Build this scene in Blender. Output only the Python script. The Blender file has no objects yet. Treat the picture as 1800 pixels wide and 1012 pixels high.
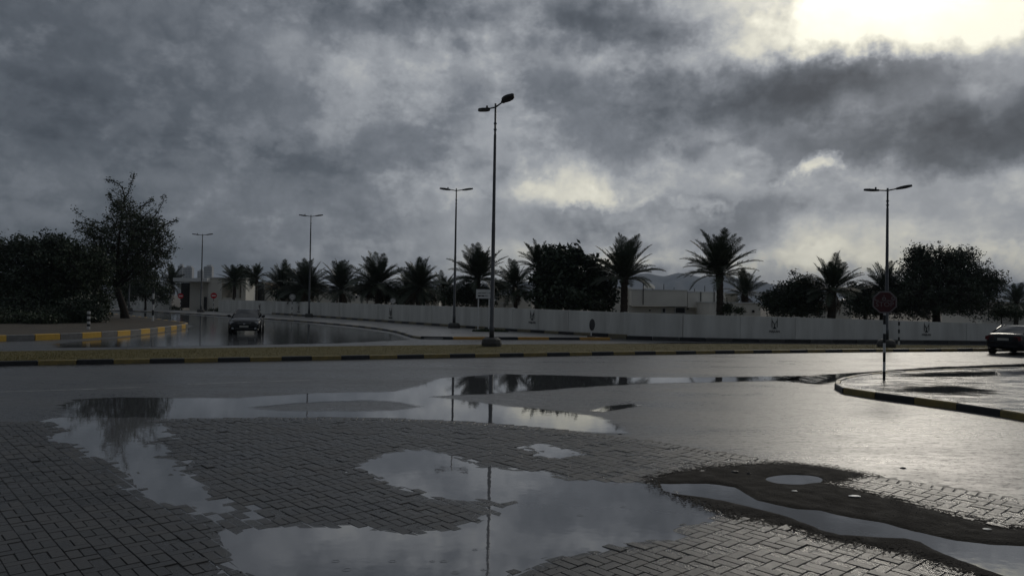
import bpy, math, random
import numpy as np
from mathutils import Vector, Matrix, Euler

random.seed(7)
rng = np.random.default_rng(7)
S = bpy.context.scene
C = S.collection
R = math.radians

# ------------------------------------------------------------------ camera
CAM_H = 2.3
FPX = 1300.0                       # focal length in pixels of the 1800 px wide photograph
PITCH = math.atan(21 / FPX)
ROLL = math.atan(0.0165)
f_ = Vector((0, math.cos(PITCH), math.sin(PITCH)))
u0 = Vector((0, -math.sin(PITCH), math.cos(PITCH)))
r0 = Vector((1, 0, 0))
r_ = r0 * math.cos(ROLL) + u0 * math.sin(ROLL)
u_ = u0 * math.cos(ROLL) - r0 * math.sin(ROLL)
camd = bpy.data.cameras.new('camera')
cam = bpy.data.objects.new('camera', camd)
C.objects.link(cam)
camd.sensor_width = 36.0
camd.lens = 36.0 * FPX / 1800.0
camd.clip_start = 0.1
camd.clip_end = 9000
M = Matrix((r_, u_, -f_)).transposed().to_4x4()
M.translation = Vector((0, 0, CAM_H))
cam.matrix_world = M
S.camera = cam

# ------------------------------------------------------------------ view, cycles
S.view_settings.view_transform = 'Standard'
S.view_settings.look = 'None'
S.view_settings.gamma = 1.0
S.view_settings.use_curve_mapping = False
S.view_settings.exposure = -0.88
S.render.engine = 'CYCLES'
S.cycles.use_denoising = True
S.cycles.denoiser = 'OPENIMAGEDENOISE'
S.cycles.max_bounces = 6
S.cycles.transparent_max_bounces = 12
S.cycles.volume_bounces = 0
S.cycles.sample_clamp_indirect = 4.0


def ray(px, py):
    return f_ + r_ * ((px - 900) / FPX) + u_ * ((506 - py) / FPX)


def G(px, py, z=0.0):              # where a line of sight meets the level z
    d = ray(px, py)
    t = (z - CAM_H) / d.z
    return Vector((d.x * t, d.y * t, z))


def A(px, py, Y):                  # the point of a line of sight at depth Y
    d = ray(px, py)
    t = Y / d.y
    return Vector((d.x * t, Y, CAM_H + d.z * t))


def azel(px, py):
    d = ray(px, py).normalized()
    return math.atan2(d.x, d.y), math.asin(d.z)


# ------------------------------------------------------------------ world: a heavy, broken rain sky
SUN_AZ, SUN_EL = azel(1590, -130)
W = bpy.data.worlds.new('World')
S.world = W
W.use_nodes = True
nt = W.node_tree
nt.nodes.clear()


def node(t, typ, **kw):
    n = t.nodes.new(typ)
    for k, v in kw.items():
        setattr(n, k, v)
    return n


def mth(t, op, a, b=None, clamp=False):
    n = t.nodes.new('ShaderNodeMath')
    n.operation = op
    n.use_clamp = clamp
    for i, v in enumerate((a, b)):
        if v is None:
            continue
        if isinstance(v, (int, float)):
            n.inputs[i].default_value = v
        else:
            t.links.new(v, n.inputs[i])
    return n.outputs[0]


def world_sky():
    t = nt
    L = t.links.new
    out = node(t, 'ShaderNodeOutputWorld')
    bg = node(t, 'ShaderNodeBackground')
    L(bg.outputs[0], out.inputs[0])
    tc = node(t, 'ShaderNodeTexCoord')
    d = tc.outputs['Generated']
    # wind-torn edges: the direction is pushed about by a turbulent field
    n1 = node(t, 'ShaderNodeTexNoise')
    n1.inputs['Scale'].default_value = 5.0
    n1.inputs['Detail'].default_value = 4.0
    n1.inputs['Roughness'].default_value = 0.58
    L(d, n1.inputs['Vector'])
    n1b = node(t, 'ShaderNodeTexNoise')
    n1b.inputs['Scale'].default_value = 21.0
    n1b.inputs['Detail'].default_value = 4.0
    n1b.inputs['Roughness'].default_value = 0.6
    L(d, n1b.inputs['Vector'])
    sep = node(t, 'ShaderNodeSeparateXYZ')
    L(d, sep.inputs[0])
    az = mth(t, 'ARCTAN2', sep.outputs[0], sep.outputs[1])
    el = mth(t, 'ARCSINE', sep.outputs[2])
    sc = node(t, 'ShaderNodeSeparateColor')
    L(n1.outputs['Color'], sc.inputs[0])
    sd = node(t, 'ShaderNodeSeparateColor')
    L(n1b.outputs['Color'], sd.inputs[0])

    def warp(base, a, b, ka, kb):
        x = mth(t, 'MULTIPLY', mth(t, 'SUBTRACT', a, 0.5), ka)
        y = mth(t, 'MULTIPLY', mth(t, 'SUBTRACT', b, 0.5), kb)
        return mth(t, 'ADD', base, mth(t, 'ADD', x, y))
    azw = warp(az, sc.outputs[0], sd.outputs[0], 0.15, 0.12)
    elw = warp(el, sc.outputs[1], sd.outputs[1], 0.085, 0.075)
    cv = node(t, 'ShaderNodeCombineXYZ')
    L(azw, cv.inputs[0])
    L(elw, cv.inputs[1])

    # base grey: brighter towards the hidden sun
    hs = node(t, 'ShaderNodeVectorMath', operation='DOT_PRODUCT')
    L(d, hs.inputs[0])
    hs.inputs[1].default_value = (math.sin(SUN_AZ) * math.cos(SUN_EL), math.cos(SUN_AZ) * math.cos(SUN_EL), math.sin(SUN_EL))
    base = mth(t, 'MULTIPLY', hs.outputs['Value'], 0.115)
    base = mth(t, 'ADD', base, 0.395)
    # broad billows
    n2 = node(t, 'ShaderNodeTexNoise')
    n2.inputs['Scale'].default_value = 2.9
    n2.inputs['Detail'].default_value = 6.0
    n2.inputs['Roughness'].default_value = 0.55
    mp = node(t, 'ShaderNodeMapping')
    mp.inputs['Scale'].default_value = (1.0, 1.0, 2.4)
    mp.inputs['Location'].default_value = (0.4, 0.1, 0.2)
    L(d, mp.inputs[0])
    L(mp.outputs[0], n2.inputs['Vector'])
    mb_ = node(t, 'ShaderNodeMapRange', interpolation_type='SMOOTHSTEP')
    mb_.inputs['From Min'].default_value = .455
    mb_.inputs['From Max'].default_value = .56
    mb_.inputs['To Min'].default_value = -.034
    mb_.inputs['To Max'].default_value = .034
    L(n2.outputs['Fac'], mb_.inputs['Value'])
    bil = mth(t, 'ADD', mth(t, 'MULTIPLY', mth(t, 'SUBTRACT', n2.outputs['Fac'], 0.5), 0.16), mb_.outputs[0])
    g = mth(t, 'ADD', base, bil)
    # fine wisps
    n3 = node(t, 'ShaderNodeTexNoise')
    n3.inputs['Scale'].default_value = 7.5
    n3.inputs['Detail'].default_value = 5.0
    n3.inputs['Roughness'].default_value = 0.66
    mp3 = node(t, 'ShaderNodeMapping')
    mp3.inputs['Scale'].default_value = (1.0, 1.0, 1.5)
    L(d, mp3.inputs[0])
    L(mp3.outputs[0], n3.inputs['Vector'])
    m3 = node(t, 'ShaderNodeMapRange', interpolation_type='SMOOTHSTEP')
    m3.inputs['From Min'].default_value = .46
    m3.inputs['From Max'].default_value = .60
    m3.inputs['To Min'].default_value = -.022
    m3.inputs['To Max'].default_value = .034
    L(n3.outputs['Fac'], m3.inputs['Value'])
    g = mth(t, 'ADD', g, m3.outputs[0])
    g = mth(t, 'ADD', g, mth(t, 'MULTIPLY', mth(t, 'SUBTRACT', n3.outputs['Fac'], 0.5), 0.07))

    g = mth(t, 'ADD', g, mth(t, 'MULTIPLY', mth(t, 'SUBTRACT', mth(t, 'ABSOLUTE', mth(t, 'SUBTRACT', sd.outputs[2], 0.5)), 0.07), 0.22))
    g = mth(t, 'ADD', g, mth(t, 'MULTIPLY', mth(t, 'SUBTRACT', mth(t, 'ABSOLUTE', mth(t, 'SUBTRACT', sc.outputs[2], 0.5)), 0.08), 0.34))

    # cloud masses and breaks: centre px, half sizes px, tilt, strength
    blobs = [
        (1640, -25, 270, 100, 0, .23), (1460, 52, 110, 45, 0, .24), (1530, 22, 130, 55, 0, .17), (1430, 5, 70, 50, 0, .07), (1680, 25, 80, 25, 0, -.10), (1560, 40, 420, 200, 0, .05), (1680, 62, 120, 30, 0, .22),
        (1795, 60, 90, 110, 0, .16), (1285, 95, 80, 50, 0, .17), (1065, 105, 95, 50, 0, .13), (1370, 30, 60, 60, 0, -.06),
        (1090, 45, 110, 55, 0, -.16), (1230, 200, 240, 75, 0, -.115), (1450, 135, 190, 55, 0, -.15),
        (1740, 252, 320, 40, 0, -.13), (1680, 225, 330, 60, 0, -.07), (1570, 190, 260, 80, 0, -.05), (1340, 255, 170, 60, 0, .10),
        (985, 312, 90, 40, 0, .15), (1040, 325, 90, 26, 0, .14), (1075, 342, 70, 14, 0, .15), (1415, 293, 34, 18, 0, .26),
        (1240, 347, 50, 10, 0, .14), (1130, 395, 270, 50, 0, -.09), (1400, 368, 190, 42, 0, -.08),
        (930, 400, 130, 90, 0, .07), (1170, 458, 190, 22, 0, .14), (1420, 435, 340, 45, 0, .07),
        (700, 112, 250, 60, 0, .13), (800, 100, 110, 45, 0, .07), (620, 10, 330, 60, 0, -.07),
        (640, 210, 220, 70, 0, .07), (790, 245, 110, 55, 0, -.07), (580, 288, 320, 40, 0, -.08),
        (715, 335, 190, 60, 0, .09), (790, 410, 210, 100, 0, .10), (40, 320, 460, 260, 0, -.13),
        (350, 140, 300, 120, 0, .05), (1760, 455, 190, 50, 0, .07),
        (1660, 365, 280, 75, 0, .10), (1500, 455, 130, 18, 0, .12), (1760, 440, 110, 18, 0, .12), (1500, 330, 420, 120, 0, .06), (960, 450, 260, 60, 0, .08), (1450, 450, 600, 110, 0, .04),
        (730, 30, 120, 60, 0, -.06), (640, 0, 40, 40, 0, .06), (1160, 220, 90, 40, 0, -.06), (330, 290, 200, 90, 0, .04),
    ]
    for px, py, rx, ry, rot, amp in blobs:
        a, e = azel(px, py)
        sx, sy = FPX / (rx * 1.35), FPX / (ry * 1.35)
        m = node(t, 'ShaderNodeVectorMath', operation='MULTIPLY_ADD')
        L(cv.outputs[0], m.inputs[0])
        m.inputs[1].default_value = (sx, sy, 1)
        m.inputs[2].default_value = (-a * sx, -e * sy, 0)
        gr = node(t, 'ShaderNodeTexGradient', gradient_type='SPHERICAL')
        L(m.outputs[0], gr.inputs[0])
        v = gr.outputs['Fac']
        if amp > .2:                     # a break has firmer edges
            v = mth(t, 'MULTIPLY', v, 1.5, clamp=True)
        elif amp < -.1:
            v = mth(t, 'MULTIPLY', v, 1.5, clamp=True)
        ma = node(t, 'ShaderNodeMath', operation='MULTIPLY_ADD')
        L(v, ma.inputs[0])
        ma.inputs[1].default_value = amp
        L(g, ma.inputs[2])
        g = ma.outputs[0]
    g = mth(t, 'ADD', mth(t, 'MULTIPLY', mth(t, 'SUBTRACT', g, .45), 1.15), .465)
    rp = node(t, 'ShaderNodeValToRGB')
    stops = [(.10, (42, 47, 54)), (.21, (57, 62, 69)), (.33, (80, 85, 92)), (.45, (109, 113, 120)), (.58, (148, 151, 156)),
             (.68, (176, 177, 176)), (.80, (210, 207, 194)), (1.0, (250, 246, 228))]
    e = rp.color_ramp.elements
    while len(e) < len(stops):
        e.new(0.5)
    for i, (p, c) in enumerate(stops):
        e[i].position = p
        e[i].color = tuple(((v / 255 + .055) / 1.055) ** 2.4 for v in c) + (1,)
    L(g, rp.inputs[0])
    # clear air between the clouds
    sky = node(t, 'ShaderNodeTexSky', sky_type='NISHITA')
    sky.sun_disc = False
    sky.sun_elevation = SUN_EL
    sky.sun_rotation = SUN_AZ
    sk = node(t, 'ShaderNodeMix', data_type='RGBA', blend_type='MULTIPLY')
    sk.inputs['Factor'].default_value = 1.0
    L(sky.outputs[0], sk.inputs['A'])
    sk.inputs['B'].default_value = (.05, .05, .05, 1)
    mul = node(t, 'ShaderNodeMix', data_type='RGBA', blend_type='MULTIPLY')
    mul.inputs['Factor'].default_value = 1.0
    L(rp.outputs[0], mul.inputs['A'])
    mul.inputs['B'].default_value = (2.25, 2.27, 2.27, 1)
    mx = node(t, 'ShaderNodeMix', data_type='RGBA')
    mx.inputs['Factor'].default_value = 0.06
    L(mul.outputs['Result'], mx.inputs['A'])
    L(sk.outputs['Result'], mx.inputs['B'])
    # the sun's glare behind the break, just above the picture
    a, e = azel(1590, -150)
    sx, sy = FPX / 330, FPX / 190
    m = node(t, 'ShaderNodeVectorMath', operation='MULTIPLY_ADD')
    L(cv.outputs[0], m.inputs[0])
    m.inputs[1].default_value = (sx, sy, 1)
    m.inputs[2].default_value = (-a * sx, -e * sy, 0)
    gr = node(t, 'ShaderNodeTexGradient', gradient_type='QUADRATIC_SPHERE')
    L(m.outputs[0], gr.inputs[0])
    gl = node(t, 'ShaderNodeMix', data_type='RGBA', blend_type='ADD')
    L(gr.outputs['Fac'], gl.inputs['Factor'])
    L(mx.outputs['Result'], gl.inputs['A'])
    gl.inputs['B'].default_value = (6, 5.5, 4.6, 1)
    L(gl.outputs['Result'], bg.inputs[0])
    bg.inputs[1].default_value = 1.0


world_sky()
W.cycles.sampling_method = 'MANUAL'
W.cycles.sample_map_resolution = 512

sund = bpy.data.lights.new('sun', 'SUN')
sund.energy = 0.85
sund.angle = R(12)
sund.color = (1.0, .93, .82)
sun = bpy.data.objects.new('sun', sund)
C.objects.link(sun)
sdir = Vector((math.sin(SUN_AZ) * math.cos(SUN_EL), math.cos(SUN_AZ) * math.cos(SUN_EL), math.sin(SUN_EL)))
sun.rotation_euler = sdir.to_track_quat('Z', 'Y').to_euler()
sun.location = sdir * 60

# ------------------------------------------------------------------ materials
MATS = {}


def pm(name, c1, c2=None, scale=6.0, rough=.6, r2=None, bump=0.0, bscale=None, metallic=0.0, ior=1.45,
       island=0.0, spec=None, coat=0.0, stretch=(1, 1, 1), detail=6.0):
    if name in MATS:
        return MATS[name]
    m = bpy.data.materials.new(name)
    m.use_nodes = True
    t = m.node_tree
    L = t.links.new
    b = t.nodes['Principled BSDF']
    c2 = c2 or tuple(v * .7 for v in c1)
    tc = node(t, 'ShaderNodeTexCoord')
    mp = node(t, 'ShaderNodeMapping')
    mp.inputs['Scale'].default_value = stretch
    L(tc.outputs['Object'], mp.inputs[0])
    n = node(t, 'ShaderNodeTexNoise')
    n.inputs['Scale'].default_value = scale
    n.inputs['Detail'].default_value = detail
    n.inputs['Roughness'].default_value = .6
    L(mp.outputs[0], n.inputs['Vector'])
    mr = node(t, 'ShaderNodeMapRange')
    mr.inputs['From Min'].default_value = .32
    mr.inputs['From Max'].default_value = .68
    L(n.outputs['Fac'], mr.inputs['Value'])
    fac = mr.outputs[0]
    if island:
        gi = node(t, 'ShaderNodeNewGeometry')
        oi = node(t, 'ShaderNodeObjectInfo')
        rr = mth(t, 'FRACT', mth(t, 'ADD', gi.outputs['Random Per Island'], oi.outputs['Random']))
        fac = mth(t, 'ADD', mth(t, 'MULTIPLY', fac, 1 - island), mth(t, 'MULTIPLY', rr, island))
    mx = node(t, 'ShaderNodeMix', data_type='RGBA')
    L(fac, mx.inputs['Factor'])
    mx.inputs['A'].default_value = (*c1, 1)
    mx.inputs['B'].default_value = (*c2, 1)
    L(mx.outputs['Result'], b.inputs['Base Color'])
    if r2 is None:
        b.inputs['Roughness'].default_value = rough
    else:
        rm = node(t, 'ShaderNodeMapRange')
        rm.inputs['To Min'].default_value = rough
        rm.inputs['To Max'].default_value = r2
        L(fac, rm.inputs['Value'])
        L(rm.outputs[0], b.inputs['Roughness'])
    b.inputs['Metallic'].default_value = metallic
    b.inputs['IOR'].default_value = ior
    if spec is not None:
        b.inputs['Specular IOR Level'].default_value = spec
    if coat:
        b.inputs['Coat Weight'].default_value = coat
        b.inputs['Coat Roughness'].default_value = .06
    if bump:
        n2 = node(t, 'ShaderNodeTexNoise')
        n2.inputs['Scale'].default_value = bscale or scale * 6
        n2.inputs['Detail'].default_value = 5
        L(tc.outputs['Object'], n2.inputs['Vector'])
        bp = node(t, 'ShaderNodeBump')
        bp.inputs['Strength'].default_value = bump
        bp.inputs['Distance'].default_value = .02
        L(n2.outputs['Fac'], bp.inputs['Height'])
        L(bp.outputs[0], b.inputs['Normal'])
    MATS[name] = m
    return m


def asphalt_material():
    m = bpy.data.materials.new('wet_asphalt')
    m.use_nodes = True
    t = m.node_tree
    L = t.links.new
    b = t.nodes['Principled BSDF']
    tc = node(t, 'ShaderNodeTexCoord')
    big = node(t, 'ShaderNodeTexNoise')
    big.inputs['Scale'].default_value = .35
    big.inputs['Detail'].default_value = 6
    big.inputs['Roughness'].default_value = .6
    mp = node(t, 'ShaderNodeMapping')
    mp.inputs['Rotation'].default_value = (0, 0, R(-23))
    mp.inputs['Scale'].default_value = (.55, 1.6, 1)
    L(tc.outputs['Object'], mp.inputs[0])
    L(mp.outputs[0], big.inputs['Vector'])
    fine = node(t, 'ShaderNodeTexNoise')
    fine.inputs['Scale'].default_value = 70
    fine.inputs['Detail'].default_value = 3
    L(tc.outputs['Object'], fine.inputs['Vector'])
    mid = node(t, 'ShaderNodeTexNoise')
    mid.inputs['Scale'].default_value = 5
    mid.inputs['Detail'].default_value = 8
    mid.inputs['Roughness'].default_value = .7
    L(mp.outputs[0], mid.inputs['Vector'])
    f = mth(t, 'ADD', mth(t, 'MULTIPLY', big.outputs['Fac'], .55), mth(t, 'MULTIPLY', mid.outputs['Fac'], .45))
    mr = node(t, 'ShaderNodeMapRange')
    mr.inputs['From Min'].default_value = .36
    mr.inputs['From Max'].default_value = .64
    L(f, mr.inputs['Value'])
    rr = node(t, 'ShaderNodeMapRange')
    rr.inputs['To Min'].default_value = .20
    rr.inputs['To Max'].default_value = .50
    L(mr.outputs[0], rr.inputs['Value'])
    ag = node(t, 'ShaderNodeTexNoise')
    ag.inputs['Scale'].default_value = 22
    ag.inputs['Detail'].default_value = 3
    ag.inputs['Roughness'].default_value = .7
    L(mp.outputs[0], ag.inputs['Vector'])
    am = node(t, 'ShaderNodeMapRange', interpolation_type='SMOOTHSTEP')
    am.inputs['From Min'].default_value = .52
    am.inputs['From Max'].default_value = .68
    am.inputs['To Max'].default_value = .45
    L(mth(t, 'ADD', ag.outputs['Fac'], mth(t, 'MULTIPLY', mth(t, 'SUBTRACT', mid.outputs['Fac'], .5), .35)), am.inputs['Value'])
    L(mth(t, 'ADD', rr.outputs[0], am.outputs[0]), b.inputs['Roughness'])
    cm = node(t, 'ShaderNodeMix', data_type='RGBA')
    cm.inputs['A'].default_value = (.030, .031, .033, 1)
    cm.inputs['B'].default_value = (.062, .061, .058, 1)
    L(mth(t, 'ADD', mth(t, 'MULTIPLY', mr.outputs[0], .5), mth(t, 'MULTIPLY', fine.outputs['Fac'], .5)), cm.inputs['Factor'])
    L(cm.outputs['Result'], b.inputs['Base Color'])
    b.inputs['IOR'].default_value = 1.8
    bp = node(t, 'ShaderNodeBump')
    bp.inputs['Strength'].default_value = .5
    bp.inputs['Distance'].default_value = .006
    L(fine.outputs['Fac'], bp.inputs['Height'])
    L(bp.outputs[0], b.inputs['Normal'])
    return m


def water_material(name, film, base=(.07, .072, .075), ior=1.8, rough=.015, ripple=.05, lo=-.25, hi=.35):
    """standing rain water; film=True lets the thin edge run out over the ground (attribute 'depth')"""
    m = bpy.data.materials.new(name)
    m.use_nodes = True
    t = m.node_tree
    L = t.links.new
    b = t.nodes['Principled BSDF']
    out = t.nodes['Material Output']
    tc = node(t, 'ShaderNodeTexCoord')
    b.inputs['Base Color'].default_value = (*base, 1)
    b.inputs['Roughness'].default_value = rough
    b.inputs['IOR'].default_value = ior
    n = node(t, 'ShaderNodeTexNoise')
    n.inputs['Scale'].default_value = 7
    n.inputs['Detail'].default_value = 3
    L(tc.outputs['Object'], n.inputs['Vector'])
    bp = node(t, 'ShaderNodeBump')
    bp.inputs['Strength'].default_value = ripple
    bp.inputs['Distance'].default_value = .01
    L(n.outputs['Fac'], bp.inputs['Height'])
    L(bp.outputs[0], b.inputs['Normal'])
    if film:
        at = node(t, 'ShaderNodeAttribute', attribute_name='depth')
        n2 = node(t, 'ShaderNodeTexNoise')
        n2.inputs['Scale'].default_value = 1.6
        n2.inputs['Detail'].default_value = 9
        n2.inputs['Roughness'].default_value = .65
        mp = node(t, 'ShaderNodeMapping')
        mp.inputs['Rotation'].default_value = (0, 0, R(-15))
        mp.inputs['Scale'].default_value = (.7, 1.8, 1)
        L(tc.outputs['Object'], mp.inputs[0])
        L(mp.outputs[0], n2.inputs['Vector'])
        v = mth(t, 'ADD', at.outputs['Fac'], mth(t, 'MULTIPLY', mth(t, 'SUBTRACT', n2.outputs['Fac'], .5), 1.3))
        mr = node(t, 'ShaderNodeMapRange', interpolation_type='SMOOTHSTEP')
        mr.inputs['From Min'].default_value = lo
        mr.inputs['From Max'].default_value = hi
        L(v, mr.inputs['Value'])
        tr = node(t, 'ShaderNodeBsdfTransparent')
        mix = node(t, 'ShaderNodeMixShader')
        L(mr.outputs[0], mix.inputs[0])
        L(tr.outputs[0], mix.inputs[1])
        L(b.outputs[0], mix.inputs[2])
        L(mix.outputs[0], out.inputs['Surface'])
    return m


ASPHALT = asphalt_material()
WATER_FILM = water_material('road_puddle_water', True)
WATER = water_material('murky_rain_water', False, base=(.145, .147, .152), ior=2.1)
PAVER = pm('wet_paver', (.028, .027, .025), (.078, .074, .067), scale=.9, rough=.19, r2=.52, bump=.4, bscale=60, island=.45, ior=1.45)
_t = PAVER.node_tree
_b = _t.nodes['Principled BSDF']
_src = _b.inputs['Roughness'].links[0].from_socket
_g = node(_t, 'ShaderNodeNewGeometry')
_sp = node(_t, 'ShaderNodeSeparateXYZ')
_t.links.new(_g.outputs['Position'], _sp.inputs[0])
_mr = node(_t, 'ShaderNodeMapRange', interpolation_type='SMOOTHSTEP')
_mr.inputs['From Min'].default_value = .0335
_mr.inputs['From Max'].default_value = .0395
_mr.inputs['To Min'].default_value = .18
_mr.inputs['To Max'].default_value = 1.0
_t.links.new(_sp.outputs[2], _mr.inputs['Value'])
_t.links.new(mth(_t, 'MULTIPLY', _src, _mr.outputs[0]), _b.inputs['Roughness'])
BED = pm('wet_joint_sand', (.022, .021, .019), (.06, .056, .05), scale=3, rough=.6)
MUD = pm('dark_mud', (.013, .011, .009), (.026, .022, .018), scale=5, rough=.75, r2=.95, spec=.15, bump=.8, bscale=40)
SOIL = pm('damp_soil', (.05, .042, .032), (.085, .07, .05), scale=1.2, rough=.9, bump=.8, bscale=14)
DESERT = pm('sandy_ground', (.12, .105, .085), (.17, .15, .12), scale=.05, rough=.95, bump=.4, bscale=1.0)
CONC = pm('wet_concrete_paving', (.15, .148, .14), (.25, .24, .225), scale=.8, rough=.25, r2=.5, bump=.2, bscale=25)
ISLE = pm('wet_island_paving', (.07, .066, .06), (.14, .13, .115), scale=1.1, rough=.12, r2=.34, ior=1.8, bump=.4, bscale=16, stretch=(1, 2.2, 1))
YEL = pm('worn_yellow_kerb_paint', (.27, .20, .06), (.14, .11, .05), scale=7, rough=.45, bump=.2)
YELB = pm('fresh_yellow_kerb_paint', (.66, .40, .06), (.52, .32, .07), scale=5, rough=.4, bump=.15)
BLK = pm('black_kerb_paint', (.012, .012, .013), (.028, .027, .026), scale=7, rough=.4, bump=.2)
GREYK = pm('bare_kerb_concrete', (.20, .195, .185), (.12, .118, .11), scale=5, rough=.45, bump=.2)
WALLM = pm('painted_boundary_wall', (.72, .71, .66), (.50, .49, .45), scale=1.1, rough=.8, bump=.1, bscale=10, stretch=(1, 1, .16))
BUILDM = pm('cream_render', (.78, .75, .67), (.66, .63, .56), scale=.5, rough=.85, bump=.1)
CAPM = pm('pale_parapet_cap', (.72, .72, .70), (.6, .6, .58), scale=3, rough=.6)
DARKM = pm('dark_opening', (.012, .012, .014), (.02, .02, .02), scale=3, rough=.35)
POLE = pm('galvanised_pole', (.10, .105, .11), (.065, .068, .07), scale=3, rough=.45, metallic=.5)
LUM = pm('dark_luminaire', (.03, .03, .032), (.022, .022, .024), scale=5, rough=.5)
CONB = pm('dark_concrete_base', (.07, .068, .062), (.04, .038, .035), scale=6, rough=.7, bump=.4)
TRUNK = pm('bark', (.045, .034, .025), (.022, .017, .013), scale=6, rough=.9, bump=.8)
PTRUNK = pm('palm_bark', (.06, .047, .034), (.025, .02, .015), scale=9, rough=.9, bump=.8)
LEAF = pm('dark_foliage', (.024, .038, .016), (.044, .062, .026), scale=1.5, rough=.6, island=.6)
LEAF2 = pm('deep_green_foliage', (.018, .031, .016), (.036, .054, .026), scale=1.5, rough=.55, island=.6)
FROND = pm('palm_frond_green', (.030, .044, .026), (.050, .066, .038), scale=1.5, rough=.55, island=.5)
GRASS = pm('dry_grass', (.15, .115, .028), (.115, .098, .024), scale=.8, rough=.8, island=.35)
TURF = pm('turf_soil', (.12, .094, .025), (.09, .077, .022), scale=2.0, rough=.95, bump=.6, bscale=18)
WHITE = pm('white_sign_paint', (.78, .78, .77), (.68, .68, .67), scale=6, rough=.4)
POSTW = pm('white_post_paint', (.62, .62, .6), (.5, .5, .48), scale=6, rough=.5)
BLACK = pm('black_paint', (.012, .012, .012), (.02, .02, .02), scale=6, rough=.4)
RED = pm('red_sign_paint', (.50, .012, .018), (.40, .010, .016), scale=6, rough=.35)
STOPRED = pm('silhouette_stop_red', (.075, .012, .014), (.05, .009, .011), scale=6, rough=.5)  # red darkened in the colour itself, so the sign reads as a backlit silhouette
STOPWHITE = pm('silhouette_stop_white', (.20, .17, .17), (.15, .13, .13), scale=9, rough=.5)  # sign white with the backlit shade put into its colour
SIGNGREY = pm('bare_sign_back', (.03, .032, .034), (.02, .02, .022), scale=5, rough=.6)
CARB = pm('black_car_paint', (.008, .009, .010), (.012, .012, .013), scale=2, rough=.25, ior=1.25, coat=.25)
CGLASS = pm('dark_car_glass', (.012, .013, .015), (.010, .011, .012), scale=2, rough=.04, ior=1.5)
TYRE = pm('tyre_rubber', (.010, .010, .010), (.016, .016, .016), scale=12, rough=.85)
RIM = pm('alloy_rim', (.35, .35, .36), (.25, .25, .26), scale=5, rough=.35, metallic=.8)
LAMPG = pm('headlamp_glass', (.55, .56, .57), (.40, .40, .41), scale=12, rough=.08, ior=1.5)
TAIL = pm('tail_lamp_red', (.14, .01, .012), (.09, .008, .01), scale=6, rough=.2)
CHROME = pm('chrome', (.5, .5, .5), (.4, .4, .4), scale=5, rough=.18, metallic=1.0)
PLATE = pm('number_plate', (.36, .35, .31), (.32, .31, .28), scale=8, rough=.5)
TOWER = pm('pale_tower_render', (.50, .50, .49), (.44, .44, .43), scale=.05, rough=.8)
TGLASS = pm('tower_window_glass', (.05, .06, .07), (.04, .05, .06), scale=.3, rough=.2)
ROCK = pm('mountain_rock', (.09, .08, .07), (.06, .055, .05), scale=.01, rough=.95, bump=.5, bscale=.06)
PAINT = pm('worn_road_paint', (.55, .55, .53), (.16, .16, .155), scale=5, rough=.3, r2=.45)

# ------------------------------------------------------------------ mesh helpers


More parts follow.
